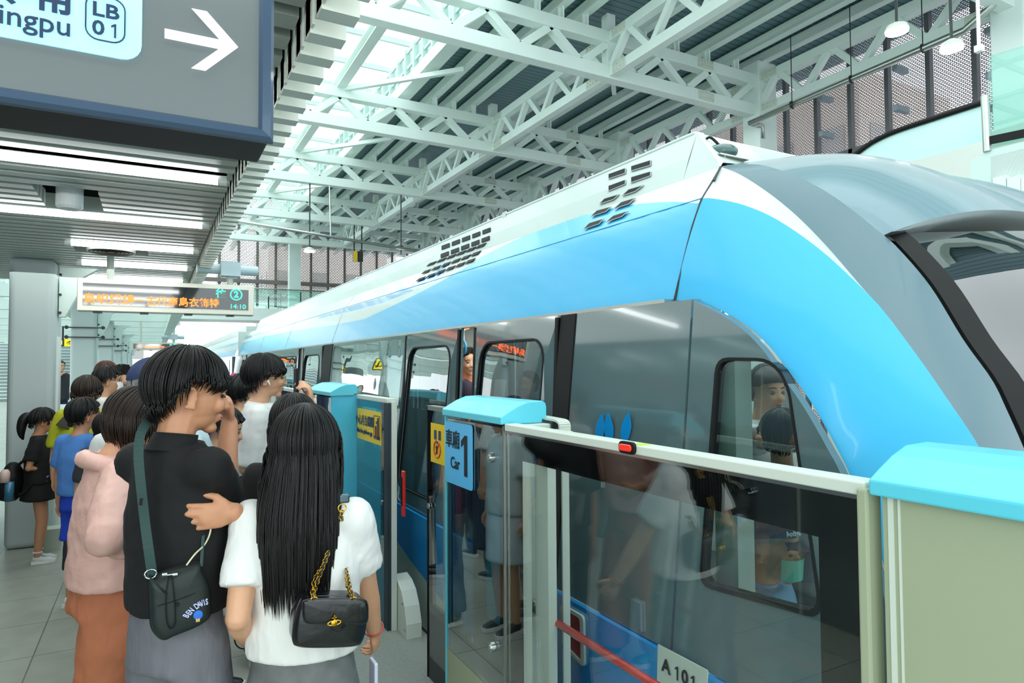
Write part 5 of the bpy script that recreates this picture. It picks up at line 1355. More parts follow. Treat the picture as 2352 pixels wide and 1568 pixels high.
w2 = f11['wr'][1]; ax2 = (w2-f11['elb'][1]); band(w2-ax2.normalized()*.012, ax2, .0315, .0022, M['black'], 'black_wristband', root)
# skirt details: centre seam, two pocket flaps
T11 = f11['T']
for sd in (1,-1):
    q = [T11(-.150, sd*.045-.03*0, .935), T11(-.150, sd*.125, .93), T11(-.147, sd*.125, .922), T11(-.150, sd*.045, .927)]
done(f11)
# ---- woman in the pale pink jacket, bending forward
def h9(root, C, R_, s): hair(root, C, R_, s, [(0,30,0),(40,20,.01),(65,-5,.06),(95,-10,.09),(130,-22,.085),(180,-26,.07)], M['hair_br'], jag=.06, n=160, vol=1.10, locks=500, lock_w=.003, seed=9)
y9 = 3.0
f9 = figure('person in a pale pink hooded jacket and rust orange trousers, bending forward, head lowered', (ony(250,1300,y9).x, y9+.02), 12, 1.60,
   top=(M['pink'], .875, 1.75, 1.20), bottom=('pants', M['rust'], 0, 1.5), rh=ony(330,1262,y9-.16), rhw=(.05,-.6,-1), lh=ony(360,1230,y9+.2), hy=4, hp=26, lean=3, hfw=.0, vox=.009, cvox=.012, build_=1.10, hair_f=h9, step=.10, shoes='#5d8f86', folds=.018)
T9 = f9['T']; zt9 = f9['zt']
hb = MB(); 
for i in range(20):
    a = math.radians(60+240*i/19); c_ = T9(-.015+.098*math.cos(a), .105*math.sin(a), zt9(.835)-.015+.028*max(0,-math.cos(a)))
    hb.ell(c_, .034, nu=10, nv=6)
rem(hb.build('hood', M['pink'], f9['root'], smooth=True), .012, 3, .02)
done(f9)
# ---- young man with glasses in a white tee
def h12(root, C, R_, s): hair(root, C, R_, s, BOWL, M['hair'], jag=.07, n=180, vol=1.08, locks=600, lock_w=.0024, seed=12)
y12 = 4.1
f12 = figure('person in a loose white tee with round glasses and a white earbud, in profile', (ony(597,1050,y12).x, y12), -2, 1.745,
   top=(M['white_tee'], .98, .95, 1.22, (M['white_tee'], .28)), bottom=('pants', M['navy'], 0, 1.25), rh=ony(648,1080,y12-.02), rhint=(-1,-.4,-.8), rn=(0,0,1), lh=ony(660,1075,y12+.22), lhint=(-1,.4,-.8), hy=0, hp=2, vox=.0065, cvox=.012, hair_f=h12, shoes='#17181b', rcurl=.8, hs=1.0)
C, R_, s = f12['C'], f12['R'], f12['s']; L = lambda x, y, z: C+R_ @ Vector((x*s, y*s, z*s))
gls = MB()
for sd in (1,-1): gls.tube([L(.107+.002*math.cos(t), sd*.033+.024*math.cos(t), -.006+.021*math.sin(t)) for t in [2*PI*i/20 for i in range(21)]], .0013, 5, cap=False)
gls.tube([L(.108,-.010,0), L(.110,0,.003), L(.108,.010,0)], .0013, 5)
for sd in (1,-1): gls.tube([L(.105,sd*.056,0), L(.06,sd*.080,.002), L(-.01,sd*.087,-.002)], .0013, 5)
gls.build('glasses', mat('thin gold wire', '#b98a5a', .25, metal=1), f12['root'])
MB().ell(L(.004,-.089,-.020), (.009*s,.007*s,.009*s), R_, 12, 8).tube([L(.006,-.091,-.024), L(.016,-.092,-.045)], [.0045*s,.0038*s], 8).build('earbud', M['white'], f12['root'], smooth=True)
st_ = [T_(.0,0,0) if False else None for T_ in []]
T12 = f12['T']; z12 = f12['zt']
sp_ = catmull([T12(-.04,.10,z12(.84)), T12(.06,.06,z12(.80)), T12(.115,-.02,z12(.72)), T12(.10,-.115,z12(.65)), T12(.0,-.155,z12(.62))], 14)
mb = MB()
for a, b in zip(sp_, sp_[1:]): mb.bar(a, b, .035, .006, up=(1,-.4,0))
mb.build('bag_strap', M['navy'], f12['root'])
done(f12)
hb12 = MB(); c12 = T12(-.02,-.17,z12(.60)); hb12.ell(c12, (.13,.035,.07), Matrix.Rotation(0,3,'Z'), 16, 10)
tag(rem(hb12.build('waist_bag', M['black'], smooth=True), .01, 2), 'small black sling bag at the waist of the man in glasses', 'bag')
# ---- person in front with black hair, holding up a phone
def h13(root, C, R_, s): hair(root, C, R_, s, [(0,35,0),(60,5,.02),(90,-10,.08),(180,-25,.10)], M['hair'], jag=.08, n=140, vol=1.10, locks=500, lock_w=.003, seed=13)
y13 = 2.75
ph = ony(703,886,y13+.10)
f13 = figure('person with black hair in front of the long haired woman, raising a phone', (ony(674,1000,y13).x, y13), 75, 1.56,
   top=(M['black_knit'], .9, .8, 1.15), bottom=('pants', M['black_knit'], 0, 1.2), rh=ony(714,930,y13+.10), rhw=(.1,.2,-1), rn=(-1,.2,0), rcurl=.8, rhd=(-.1,0,1), hy=0, hp=6, vox=.008, hair_f=h13, build_=.86)
done(f13)
pm = thing('phone', 'black mobile phone held up above the crowd', 'phone')
MB().box((ph.x-.040,ph.y-.005,ph.z-.065),(ph.x-.030,ph.y+.065,ph.z+.075)).build('body', M['black'], pm, bevel=.004)
MB().box((ph.x-.0305,ph.y+.0,ph.z-.058),(ph.x-.0295,ph.y+.06,ph.z+.068)).build('screen', mat('phone screen','#3d6d94',.1,emit=.3), pm)
settle(pm, ph)
# ---- man in the navy cap, royal blue polo
y8 = 3.9
def h8(root, C, R_, s):
    hair(root, C, R_, s, [(0,40,0),(70,10,0),(90,4,0),(108,-28,0),(180,-38,0)], M['hair_gr'], jag=.05, n=100, vol=.98, locks=80, seed=8)
    cp = hair(root, C+Vector((0,0,.012)), R_, s, [(0,18,0),(60,16,0),(100,6,0),(180,-4,0)], M['navycap'], jag=0, n=80, vol=1.08, name='cap')
    L = lambda x, y, z: C+R_ @ Vector((x*s, y*s, z*s))
    MB().grid([[L(.085+.065*math.cos(a)*t, .07*math.sin(a), .055-.018*t) for a in [math.radians(-80+160*i/12) for i in range(13)]] for t in (0,.5,1)]).build('cap_brim', M['navycap'], cp, smooth=True)
M['navycap'] = mat('navy cap cloth', '#22335a', .7, bump=.15, scale=30)
f8 = figure('older person in a navy cap and royal blue polo with pink trim', (ony(342,1000,y8).x, y8), 22, 1.69, top=(M['royal'], .85, .8, 1.2, (M['royal'], .55)), bottom=('pants', M['dkgrey'], 0, 1.3), vox=.008, build_=1.15, hair_f=h8, skin='skin_b', hs=1.05, hp=4)
nk = f8['T'](-.012*1.69, 0, f8['zt'](.835))
band(nk+Vector((0,0,.018)), Vector((.08,.02,1)), .0745, .0028, mat('pink trim','#e05a8a',.6), 'collar_trim', f8['root'])
done(f8)
# ---- girl with a ponytail
def h1(root, C, R_, s):
    hair(root, C, R_, s, [(0,12,0),(45,8,0),(58,-22,0),(72,-2,0),(95,-8,0),(120,-30,0),(180,-36,0)], M['hair'], jag=.05, n=140, vol=1.05, locks=200, lock_w=.004, seed=1)
    L = lambda x, y, z: C+R_ @ Vector((x*s, y*s, z*s))
    pt = catmull([L(-.10,0,.05), L(-.135,0,.055), L(-.165,.0,.02), L(-.18,.0,-.06), L(-.175,.0,-.14), L(-.155,.0,-.19)], 14)
    MB().tube(pt, [.016,.02,.028,.034,.038,.040,.040,.038,.036,.032,.026,.020,.012,.003], 12).build('ponytail', M['hair'], root, smooth=True)
    band(L(-.118,0,.055), R_ @ Vector((1,0,-.2)), .018, .007, mat('pink hair tie','#e77fa6',.6), 'hair_tie', root)
g0 = (-.862, 7.06)
f1_ = figure('child with a black ponytail and black skirt, wearing a backpack by the nearest column', g0, 4, 1.30, top=(M['black_knit'], .69, .75, 1.28), bottom=('skirt', M['black_knit'], .545, 1.25), skin='skin_b', rh=ony(122,1074,7.0), rhint=(-1,-.5,-.6), rn=(0,.6,.6), lh=ony(128,1072,7.12), lhint=(-1,.5,-.6), vox=.008, cvox=.012, shoes='#cfd6d6', hair_f=h1, hp=3, build_=1.0)
T1_ = f1_['T']
for sd, fo in f1_['foot'].items(): band(fo+Vector((0,0,.045)), Vector((0,0,1)), .032, .006, M['white'], 'sock', f1_['root'])
st5 = MB(); c5 = ony(100,1097,6.93)
pts5 = [(c5.x+ (.045 if i%2==0 else .02)*math.sin(2*PI*i/10), c5.y, c5.z+(.045 if i%2==0 else .02)*math.cos(2*PI*i/10)) for i in range(10)]
st5.prism(pts5, (0,.01,0)).build('purple_star_charm', mat('purple star','#b06fc0',.5), f1_['root'])
done(f1_)
bk = thing('backpack', 'black backpack with a pink and a blue bottle in its side pocket', 'backpack')
bc = Vector((-1.045,7.03,.72))
rem(MB().ell(bc,(.085,.13,.17)).ell(bc+Vector((-.05,0,-.05)),(.075,.12,.11)).build('body', M['black'], bk, smooth=True), .01, 2, .01)
MB().tube([bc+Vector((.0,-.145,-.14)),bc+Vector((.0,-.145,.02))], .034, 14).build('blue_bottle', mat('blue bottle','#2f6f8f',.3,coat=.5), bk, smooth=True)
MB().tube([bc+Vector((-.03,-.15,.02)),bc+Vector((-.03,-.15,.10)),bc+Vector((-.03,-.15,.125))], [.036,.036,.02], 14).build('pink_bottle', mat('pale pink bottle','#e3c3bd',.4), bk, smooth=True)
MB().tube(catmull([bc+Vector((.05,-.08,.15)),bc+Vector((.15,-.10,.22)),bc+Vector((.2,-.10,.12)),bc+Vector((.12,-.11,-.06)),bc+Vector((.05,-.1,-.1))],14), .012, 8).build('shoulder_strap', M['black'], bk, smooth=True)
settle(bk, bc+Vector((0,0,-.18)))
# ---- boy in blue
def h2(root, C, R_, s): hair(root, C, R_, s, SHORT, M['hair'], jag=.05, n=120, vol=1.08, locks=160, lock_w=.004, seed=2)
y2 = 5.6
f2_ = figure('child in a bright blue tee seen from behind, holding a small navy bag', (ony(186,1050,y2).x, y2), 48, 1.44, top=(M['blue_tee'], .80, .75, 1.22), bottom=('shorts', M['royal'], .5, 1.2), skin='skin_b', hair_f=h2, hy=-20, vox=.009, cvox=.013, shoes='#e8ecec')
done(f2_)
tb = MB().prism([(-.47,5.52,.30),(-.36,5.52,.33),(-.35,5.52,.58),(-.43,5.52,.60)], (0,.05,0)).build('small_bag', mat('navy patterned bag','#1d2350',.7,var=.5,scale=60))
tag(tb, 'small navy patterned bag hanging from the hand of the boy in blue', 'bag')
# ---- woman in lime with a tote
def h3(root, C, R_, s): hair(root, C, R_, s, [(0,35,0),(60,10,0),(95,-10,0),(180,-38,0)], M['hair_br'], jag=.12, n=120, vol=1.14, locks=200, lock_w=.006, seed=33)
y3 = 6.35
f3_ = figure('person with short curly dark hair in a yellow green top, with a brown tote', (ony(196,1000,y3).x, y3), 72, 1.60, top=(M['lime'], .80, .9, 1.25), bottom=('pants', M['dkgrey'], 0, 1.2), hair_f=h3, vox=.01, cvox=.015, build_=1.1)
done(f3_)
tt = thing('tote_bag', 'dark brown tote bag on the shoulder of the woman in yellow green', 'bag')
p0, p1, p2_, p3 = ony(128,972,y3-.1), ony(180,935,y3-.1), ony(190,985,y3-.1), ony(160,996,y3-.1)
MB().prism([ony(127,976,y3-.1),ony(172,928,y3-.1),ony(186,945,y3-.1),ony(172,992,y3-.1)], (0,.07,0)).build('body', mat('dark brown leather','#3b3428',.5), tt, bevel=.005)
MB().tube(catmull([ony(170,932,y3-.1),ony(178,912,y3-.1),ony(184,903,y3),ony(190,910,y3+.06)],10), .008, 8).build('strap', M['black'], tt, smooth=True)
settle(tt, p3)
# ---- woman with the white mask
def h4(root, C, R_, s):
    hair(root, C, R_, s, [(0,24,0),(40,20,0),(62,2,0),(80,4,0),(95,-10,0),(120,-30,.0),(180,-36,.0)], M['hair'], jag=.05, n=120, vol=1.06, locks=160, lock_w=.004, seed=4)
    L = lambda x, y, z: C+R_ @ Vector((x*s, y*s, z*s))
    MB().tube(catmull([L(-.11,0,.0),L(-.14,-.02,-.06),L(-.15,-.04,-.18),L(-.15,-.05,-.32),L(-.14,-.05,-.38)],14), [.02,.028,.034,.038,.04,.04,.038,.036,.034,.03,.026,.02,.012,.004], 10).build('ponytail', M['hair_rb'], root, smooth=True)
    rem(MB().ell(L(-.115,-.02,.0),(.03,.03,.04)).ell(L(-.12,-.01,.03),(.025,.025,.025)).build('scrunchie', mat('cream scrunchie','#dcd9bf',.8), root, smooth=True), .008, 1, .02)
    # mask
    MB().grid([[L(.050+.058*math.cos(a)-.010*abs(t-.5)*2+.012, .066*math.sin(a), -.015-.075*t) for a in [math.radians(-78+156*i/14) for i in range(15)]] for t in [j/6 for j in range(7)]]).build('face_mask', mat('white face mask','#eef1f2',.8), root, smooth=True)
    for sd in (1,-1): MB().tube([L(.055,sd*.070,-.02), L(.0,sd*.088,.0)], .0012, 5).build('mask_loop', M['white'], root)
    gl2 = MB()
    for sd in (1,-1): gl2.tube([L(.106, sd*.033+.024*math.cos(t), .0+.018*math.sin(t)) for t in [2*PI*i/16 for i in range(17)]], .0015, 5, cap=False).tube([L(.105,sd*.056,.004), L(.0,sd*.086,.002)], .0015, 5)
    gl2.build('glasses', M['black'], root)
y4 = 6.9
f4_ = figure('person in a white tee with a white face mask and a cream scrunchie', (ony(240,1000,y4).x, y4), 2, 1.685, top=(M['white_tee'], .85, .9, 1.2), bottom=('pants', M['dkgrey'], 0, 1.2), hair_f=h4, mask=True, vox=.009, cvox=.014)
done(f4_)
# ---- woman with reddish hair facing the camera, behind
def h5(root, C, R_, s): hair(root, C, R_, s, [(0,40,0),(40,30,.03),(65,0,.14),(95,-10,.20),(180,-20,.22)], M['hair_rb'], jag=.06, n=110, vol=1.06, locks=120, seed=6)
f5_ = figure('person with reddish brown hair facing the camera behind the person with the white mask', (ony(241,900,8.1).x, 8.1), -62, 1.735, top=(M['navy'], .85, .8, 1.15), bottom=('pants', M['dkgrey'], 0, 1.2), hair_f=h5, vox=.01, cvox=.016); done(f5_)
f5b = figure('person in a purple top behind the masked woman, holding up a phone', (ony(276,900,9.0).x, 9.0), -30, 1.70, top=(mat('purple cotton','#8a6bb5',.8), .85, .8, 1.15), bottom=('pants', M['dkgrey'], 0, 1.2), hair_f=h2, vox=.012, cvox=.018, rh=ony(284,862,8.9), rhint=(.2,-1,-1)); done(f5b)
tag(MB().box(ony(281,851,8.85)-Vector((.0,.01,.07)), ony(281,851,8.85)+Vector((.07,.0,.07))).build('phone', M['black'], bevel=.004), 'dark phone held up near the masked woman', 'phone')
# ---- far people
def h7(root, C, R_, s): hair(root, C, R_, s, [(0,60,0),(90,30,0),(180,-10,0)], M['hair_gr'], jag=.02, n=60, vol=.96, seed=7)
f7_ = figure('bald person in a navy tee and white trousers far down the platform', (ony(301,900,16).x, 16), -35, 1.72, top=(M['navy'], .85, .8, 1.2), bottom=('pants', M['white_tee'], 0, 1.2), hair_f=h7, vox=.014, cvox=.02, rh=ony(305,878,15.9), rhint=(-.5,-1,-.5)); done(f7_)
def h6(root, C, R_, s): hair(root, C, R_, s, SHORT, M['hair'], jag=.03, n=60, vol=1.05, name='cap', seed=7)
f6_ = figure('person in a black cap and charcoal tee in front of the staircase', (ony(137,880,19).x, 19), -55, 1.83, top=(M['dkgrey'], .92, .8, 1.2), bottom=('pants', M['navy'], 0, 1.1), hair_f=h6, vox=.014, cvox=.02, rh=ony(140,860,18.8), rhint=(.3,-1,-.6)); done(f6_)
# ---- children and others mostly hidden
f_a = figure('black haired child, only the crown showing left of the navy cap', (ony(290,930,4.7).x, 4.7), 60, ony(290,908,4.7).z, top=(M['white_tee'], .7, .8, 1.2), bottom=('pants', M['navy'], 0, 1.2), hair_f=h2, vox=.012, cvox=.018); done(f_a)
f_b = figure('small child with black hair, head just left of the pink jacket', (ony(247,960,5.35).x, 5.35), 70, ony(243,948,5.35).z-.03, top=(M['dkgrey'], .65, .8, 1.2), bottom=('pants', M['navy'], 0, 1.2), hair_f=h2, vox=.012, cvox=.018); done(f_b)
def h15(root, C, R_, s): hair(root, C, R_, s, [(0,34,0),(50,22,0),(70,6,0),(95,-8,0),(180,-36,0)], M['hair'], jag=.04, n=110, vol=1.05, locks=140, seed=15)
f15 = figure('person with tied dark hair and pale clothes behind a raised elbow', (ony(494,1000,3.75).x, 3.75), -8, ony(492,952,3.75).z+.02, top=(CL('pale mint cotton','#cfdcd9'), .75, .8, 1.2), bottom=('skirt', CL('pale skirt','#d3dde0'), .45, 1.1), hair_f=h15, hp=14, vox=.009, cvox=.014); done(f15)
f16 = figure('person in a pale blue tee and jeans, hidden behind the man in black', (.12, 3.30), 15, 1.68, top=(CL('pale blue cotton','#c3d6da'), .88, .85, 1.2), bottom=('pants', M['jeans'], 0, 1.25), hair_f=h2, vox=.01, cvox=.014, shoes='#dfe4e6'); done(f16)
f16b = figure('person in blue jeans behind the man in glasses', (ony(545,1150,5.0).x+.02, 5.0), 30, 1.62, top=(CL('teal cotton','#8fb3b8'), 1.0, .8, 1.1), bottom=('pants', M['jeans'], 0, 1.3), hair_f=h2, vox=.012, cvox=.018); done(f16b)
def h17(root, C, R_, s): hair(root, C, R_, s, SHORT, M['hair_gr'], jag=.05, n=90, vol=1.06, locks=90, seed=17)
f17 = figure('grey haired person in a mauve floral top seen behind the raised hand', (ony(520,930,6.4).x, 6.4), 30, ony(520,872,6.4).z, top=(mat('mauve floral','#9a8494',.8,var=.4,scale=60), .8, .8, 1.2), bottom=('pants', M['dkgrey'], 0, 1.2), hair_f=h17, vox=.012, cvox=.018); done(f17)
pk = MB().ell(ony(537,905,6.5),(.07,.12,.20)).build('magenta_bag', mat('magenta nylon','#c02a6a',.5), smooth=True); tag(rem(pk,.012,1,.01), 'magenta bag standing out behind the grey haired person', 'bag')
# ================================================== BAGS IN FRONT
# dark green crossbody bag of the man in black
cb = thing('crossbody_bag', 'dark green nylon crossbody bag with a drawcord, worn low by the man in black', 'bag')
yb = 2.03
B = lambda px, py, dy=0: ony(px, py, yb+dy)
outl = [(342,1316),(352,1327),(392,1310),(430,1297),(458,1292),(462,1310),(478,1350),(483,1395),(479,1420),(450,1440),(400,1460),(378,1470),(362,1462),(348,1440),(345,1400)]
rings = []
cc = sum((B(*p) for p in outl), Vector())/len(outl)
ol = [B(*p) for p in outl]; olc = catmull(ol+[ol[0]], 44)[:-1]
for dy, sc_ in ((.055,.80),(.05,.93),(.035,1.0),(.0,1.0),(-.018,.93),(-.026,.75),(-.028,.4)):
    rings.append([cc+(p-cc)*sc_+Vector((0,dy,0)) for p in olc])
M['bagcloth'] = mat('dark green nylon', '#14221f', .55, bump=.5, scale=22, dist=.006)
body = MB().loft(rings).build('body', M['bagcloth'], cb, smooth=True)
MB().tube([p+Vector((0,.01,0)) for p in olc]+[olc[0]+Vector((0,.01,0))], .0035, 6, cap=False).build('piping', M['black'], cb, smooth=True)
# strap up over the shoulder
sx = [B(350,1322),B(341,1260,-.0),ony(333,1200,2.055),ony(322,1100,2.06),ony(318,1040,2.075),ony(322,1000,2.10),ony(334,975,2.15),ony(350,962,2.22)]
sxc = catmull(sx, 30); mb = MB()
for a, b in zip(sxc, sxc[1:]): mb.bar(a, b, .024, .003, up=(0.1,-1,0.2))
M['strapg'] = mat('dark green webbing', '#26423f', .7)
mb.build('strap', M['strapg'], cb)
MB().bar(B(320,1152,-.012),B(328,1152,-.012),.006,.018).build('strap_slider', M['black'], cb)
q = B(346,1318,-.006); MB().tube([q+Vector((.014*math.cos(t),0,.012*math.sin(t))) for t in [2*PI*i/12 for i in range(13)]], .002, 6, cap=False).build('buckle', M['chrome'], cb)
rs = catmull([B(462,1300),ony(466,1240,2.05),ony(470,1200,2.08),ony(480,1170,2.14)], 10); mb = MB()
for a, b in zip(rs, rs[1:]): mb.bar(a, b, .008, .003, up=(0,-1,0))
mb.build('strap', M['strapg'], cb)
# drawcord with toggle
cd = catmull([B(388,1322,-.03),B(382,1360,-.034),B(381,1400,-.032),B(384,1430,-.032),B(392,1443,-.03),B(402,1432,-.032),B(402,1390,-.034),B(398,1350,-.034),B(394,1322,-.03)], 30)
MB().tube(cd, .0016, 6).build('drawcord', M['black'], cb, smooth=True)
tg_ = MB()
for px in (378,402): tg_.cyl(B(px,1318,-.03), .006, .012, (1,0,0), 12)
tg_.box(B(380,1322,-.035), B(401,1314,-.025)); tg_.build('toggle', M['chrome'], cb)
MB().cyl(B(407,1388,-.030), .0055, .006, (0,1,0), 10).build('snap_button', M['black'], cb)
cordp = catmull([B(362,1392,-.028),B(400,1380,-.030),B(440,1365,-.028),B(462,1350,-.022)], 12); MB().tube(cordp, .0012, 5).build('pocket_seam', M['black'], cb)
# arched lettering and the small embroidered patch
M['patch_l'] = mat('pale lilac embroidery', '#b9bfe6', .7)
arc_s = 'BEN DAVIS'
for i, ch in enumerate(arc_s):
    if ch == ' ': continue
    t = i/(len(arc_s)-1); px = lerp(428,475,t); py = lerp(1414,1382,t)-math.sin(PI*t)*6
    ang = math.radians(lerp(60,5,t)); text_mesh('letter', ch, .022, M['patch_l'], B(px,py,-.031), (math.cos(ang),0,math.sin(ang)), (-math.sin(ang),0,math.cos(ang)), cb, bold=.0006, sx=.60)
pt = MB(); pt.ell(B(455,1412,-.029),(.012,.003,.013)).build('patch_blue', mat('blue embroidery','#2f6fd0',.7), cb)
MB().box(B(450,1419,-.031), B(459,1426,-.028)).build('patch_tan', mat('tan embroidery','#c9a35c',.7), cb)
settle(cb, cc)
# cream cable from the hand down into the bag
cbl = MB().tube(catmull([ony(486,1196,2.05), ony(482,1225,2.045), ony(470,1250,2.05), ony(448,1272,2.02), ony(428,1298,2.01)], 24), .0024, 8).build('charging_cable', mat('cream cable','#d9d3b0',.5), smooth=True)
tag(cbl, 'thin cream cable running from a hand into the dark green bag', 'cable')
# black leather chain bag of the woman
lb = thing('chain_bag', 'black leather flap bag with a gold chain strap and gold orb clasp', 'bag')
yc = 1.845
G = lambda px, py, dy=0: ony(px, py, yc+dy)
leather = mat('soft black leather', '#0d1012', .28, bump=.35, scale=26, dist=.006, coat=.3)
outl = [(676,1478),(672,1462),(676,1420),(686,1385),(700,1372),(760,1368),(820,1370),(836,1378),(841,1395),(838,1440),(830,1470),(815,1480),(760,1484),(700,1484)]
ol = [G(*p) for p in outl]; cc = sum(ol, Vector())/len(ol); olc = catmull(ol+[ol[0]], 52)[:-1]
rings = [[cc+(p-cc)*sc_+Vector((.0,dy,0)) for p in olc] for dy, sc_ in ((.075,.82),(.068,.95),(.05,1.0),(.0,1.0),(-.016,.97),(-.026,.88),(-.031,.6),(-.032,.25))]
MB().loft(rings).build('body', leather, lb, smooth=True)
MB().tube([p+Vector((0,-.002,0)) for p in olc]+[olc[0]+Vector((0,-.002,0))], .0028, 6, cap=False).build('piping', leather, lb, smooth=True)
# flap with a pointed tongue
fl = [(690,1374),(700,1368),(760,1366),(822,1368),(836,1376),(838,1400),(836,1418),(826,1424),(795,1424),(785,1430),(778,1438),(768,1441),(758,1437),(750,1428),(738,1423),(706,1422),(694,1416),(690,1400)]
flp = [G(*p) for p in fl]; fc = sum(flp, Vector())/len(flp); flc = catmull(flp+[flp[0]], 60)[:-1]
rings = [[fc+(p-fc)*sc_+Vector((.0,dy,0)) for p in flc] for dy, sc_ in ((-.010,1.0),(-.028,1.0),(-.034,.985),(-.039,.90),(-.041,.6),(-.042,.3))]
flap = MB().loft(rings).build('flap', leather, lb, smooth=True)
MB().tube([p+Vector((0,-.030,0)) for p in flc]+[flc[0]+Vector((0,-.030,0))], .0018, 6, cap=False).build('flap_edge', leather, flap, smooth=True)
gold = mat('gold metal', '#d9a83a', .22, metal=1)
g = G(768,1430,-.048); cl_ = MB(); cl_.ell(g, (.009,.004,.009), None, 16, 10)
cl_.tube([g+Vector((.0175*math.cos(t),-.002*math.sin(t)*0,.0062*math.sin(t))) for t in [2*PI*i/24 for i in range(25)]], .0016, 6, cap=False)
cl_.box(g+Vector((-.0015,-.002,.008)), g+Vector((.0015,.002,.021))).box(g+Vector((-.006,-.002,.0125)), g+Vector((.006,.002,.0155)))
cl_.build('orb_clasp', gold, flap)
for px in (721,811):
    e_ = G(px,1376,-.030); MB().tube([e_+Vector((.0085*math.cos(t),0,.0055*math.sin(t))) for t in [2*PI*i/16 for i in range(17)]], .0020, 6, cap=False).build('eyelet', gold, lb)
# chain woven with leather
def chain(P_, n_, nm='chain'):
    P_ = catmull(P_, n_*2+1); mb = MB(); lm = MB()
    for i in range(n_):
        a, b = P_[2*i], P_[min(2*i+2, len(P_)-1)]; c_ = (a+b)/2; d = (b-a).normalized(); L_ = (b-a).length*.72
        sd = d.cross(Vector((0,1,0))).normalized(); nn = Vector((0,1,0)) if i % 2 else (sd*.5+Vector((0,1,0))*.85).normalized(); sd2 = d.cross(nn).normalized()
        mb.tube([c_+d*L_*math.cos(t)+sd2*.0062*math.sin(t) for t in [2*PI*k/12 for k in range(13)]], .0013, 5, cap=False)
        lm.bar(a+sd*.0035, b-sd*.0035, .0048, .0030, up=(0,1,0)); 
    o = mb.build(nm, gold, lb, smooth=True); lm.build('leather_lace', leather, o); return o
chain([G(721,1372,-.034), ony(727,1340,1.865), ony(742,1300,1.86), ony(755,1265,1.86)], 15)
chain([G(716,1372,-.02), ony(722,1335,1.875), ony(734,1310,1.87)], 8)
chain([G(811,1372,-.034), ony(803,1345,1.87), ony(797,1318,1.89), ony(795,1305,1.92)], 9)
chain([G(806,1372,-.02), ony(799,1350,1.88), ony(796,1325,1.90)], 6)
chain([ony(786,1195,1.86), ony(783,1185,1.87), ony(786,1172,1.88)], 4)
MB().box(ony(778,1156,1.87)-Vector((0,.012,0)), ony(802,1132,1.87)).build('shoulder_pad', mat('teal black patent strap','#1f3f48',.15,coat=.8), lb, bevel=.006)
MB().tube([ony(786,1166,1.86)+Vector((.011*math.cos(t),0,.011*math.sin(t))) for t in [2*PI*i/16 for i in range(17)]], .0018, 6, cap=False).build('ring', gold, lb)
settle(lb, cc)
# pale phone in her right hand
pc_ = ony(858,1556,2.06)
ph2 = MB().box(pc_-Vector((.006,.03,.06)), pc_+Vector((.006,.03,.055))).build('phone', mat('pale lilac phone','#cfd3e6',.3), bevel=.004)
tag(ph2, 'pale lilac phone held low in the right hand of the long haired woman', 'phone')

# ================================================== TRAIN PASSENGERS
x_in = 2.15
def hcap(root, C, R_, s):
    hair(root, C, R_, s, [(0,30,0),(90,0,0),(180,-30,0)], M['hair_gr'], jag=.03, n=80, vol=.98, seed=21)
    cp = hair(root, C+Vector((0,0,.01)), R_, s, [(0,16,0),(60,14,0),(100,4,0),(180,-6,0)], M['navycap'], jag=0, n=80, vol=1.10, name='cap')
    L = lambda x, y, z: C+R_ @ Vector((x*s, y*s, z*s))
    MB().grid([[L(.08+.085*math.cos(a)*t, .075*math.sin(a), .052-.02*t) for a in [math.radians(-80+160*i/12) for i in range(13)]] for t in (0,.5,1)]).build('cap_brim', M['navycap'], cp, smooth=True)
    text_mesh('cap_lettering', 'Andya', .030, M['white'], L(.098,-.045,.085), R_ @ Vector((.35,1,0)), R_ @ Vector((-.5,.1,.85)), cp)
    MB().grid([[L(.050+.060*math.cos(a)+.010, .070*math.sin(a), -.012-.078*t) for a in [math.radians(-80+160*i/14) for i in range(15)]] for t in [j/6 for j in range(7)]]).build('face_mask', mat('mint green face mask','#4fb89f',.8,bump=.4,scale=3,stretch=(1,1,14),dist=.004), root, smooth=True)
c_ = onx(1768,1235,x_in)
fz = figure('seated passenger in a navy cap and green face mask behind the cab window', (c_.x-.02, c_.y+.02, c_.z-1.18), -78, 1.66, top=(mat('striped pale blue shirt','#8fb0d6',.8,var=.25,scale=60,stretch=(6,.2,.2)), .45+c_.z-1.18, .9, 1.15, (mat('blue collar','#86a8d2',.8), .5)), bottom=('pants', M['dkgrey'], 0, 1.2), hair_f=hcap, mask=True, seated=True, vox=.01, hy=6, hp=4, hs=1.04, skin='skin_b'); done(fz)
def hph(root, C, R_, s):
    hair(root, C, R_, s, BOWL, M['hair'], jag=.05, n=90, vol=1.06, seed=22)
    L = lambda x, y, z: C+R_ @ Vector((x*s, y*s, z*s))
    b = MB().tube([L(-.01,.105*math.cos(t),.02+.125*math.sin(t)) for t in [PI*i/16 for i in range(17)]], .010, 8)
    for sd in (1,-1): b.ell(L(-.01,sd*.095,-.01),(.032*s,.018*s,.038*s),R_)
    b.build('headphones', M['black'], root, smooth=True)
c_ = onx(1752,905,2.75)
fz = figure('standing passenger with black headphones and a white shirt inside the cab window', (c_.x, c_.y, -.01), -100, c_.z+.13, top=(M['white_tee'], .9, .9, 1.2), bottom=('pants', M['navy'], 0, 1.2), hair_f=hph, vox=.01, cvox=.015, rh=(c_.x-.05,c_.y-.2,c_.z-.1), rhint=(.3,-1,-.5)); done(fz)
c_ = onx(1795,1015,2.40)
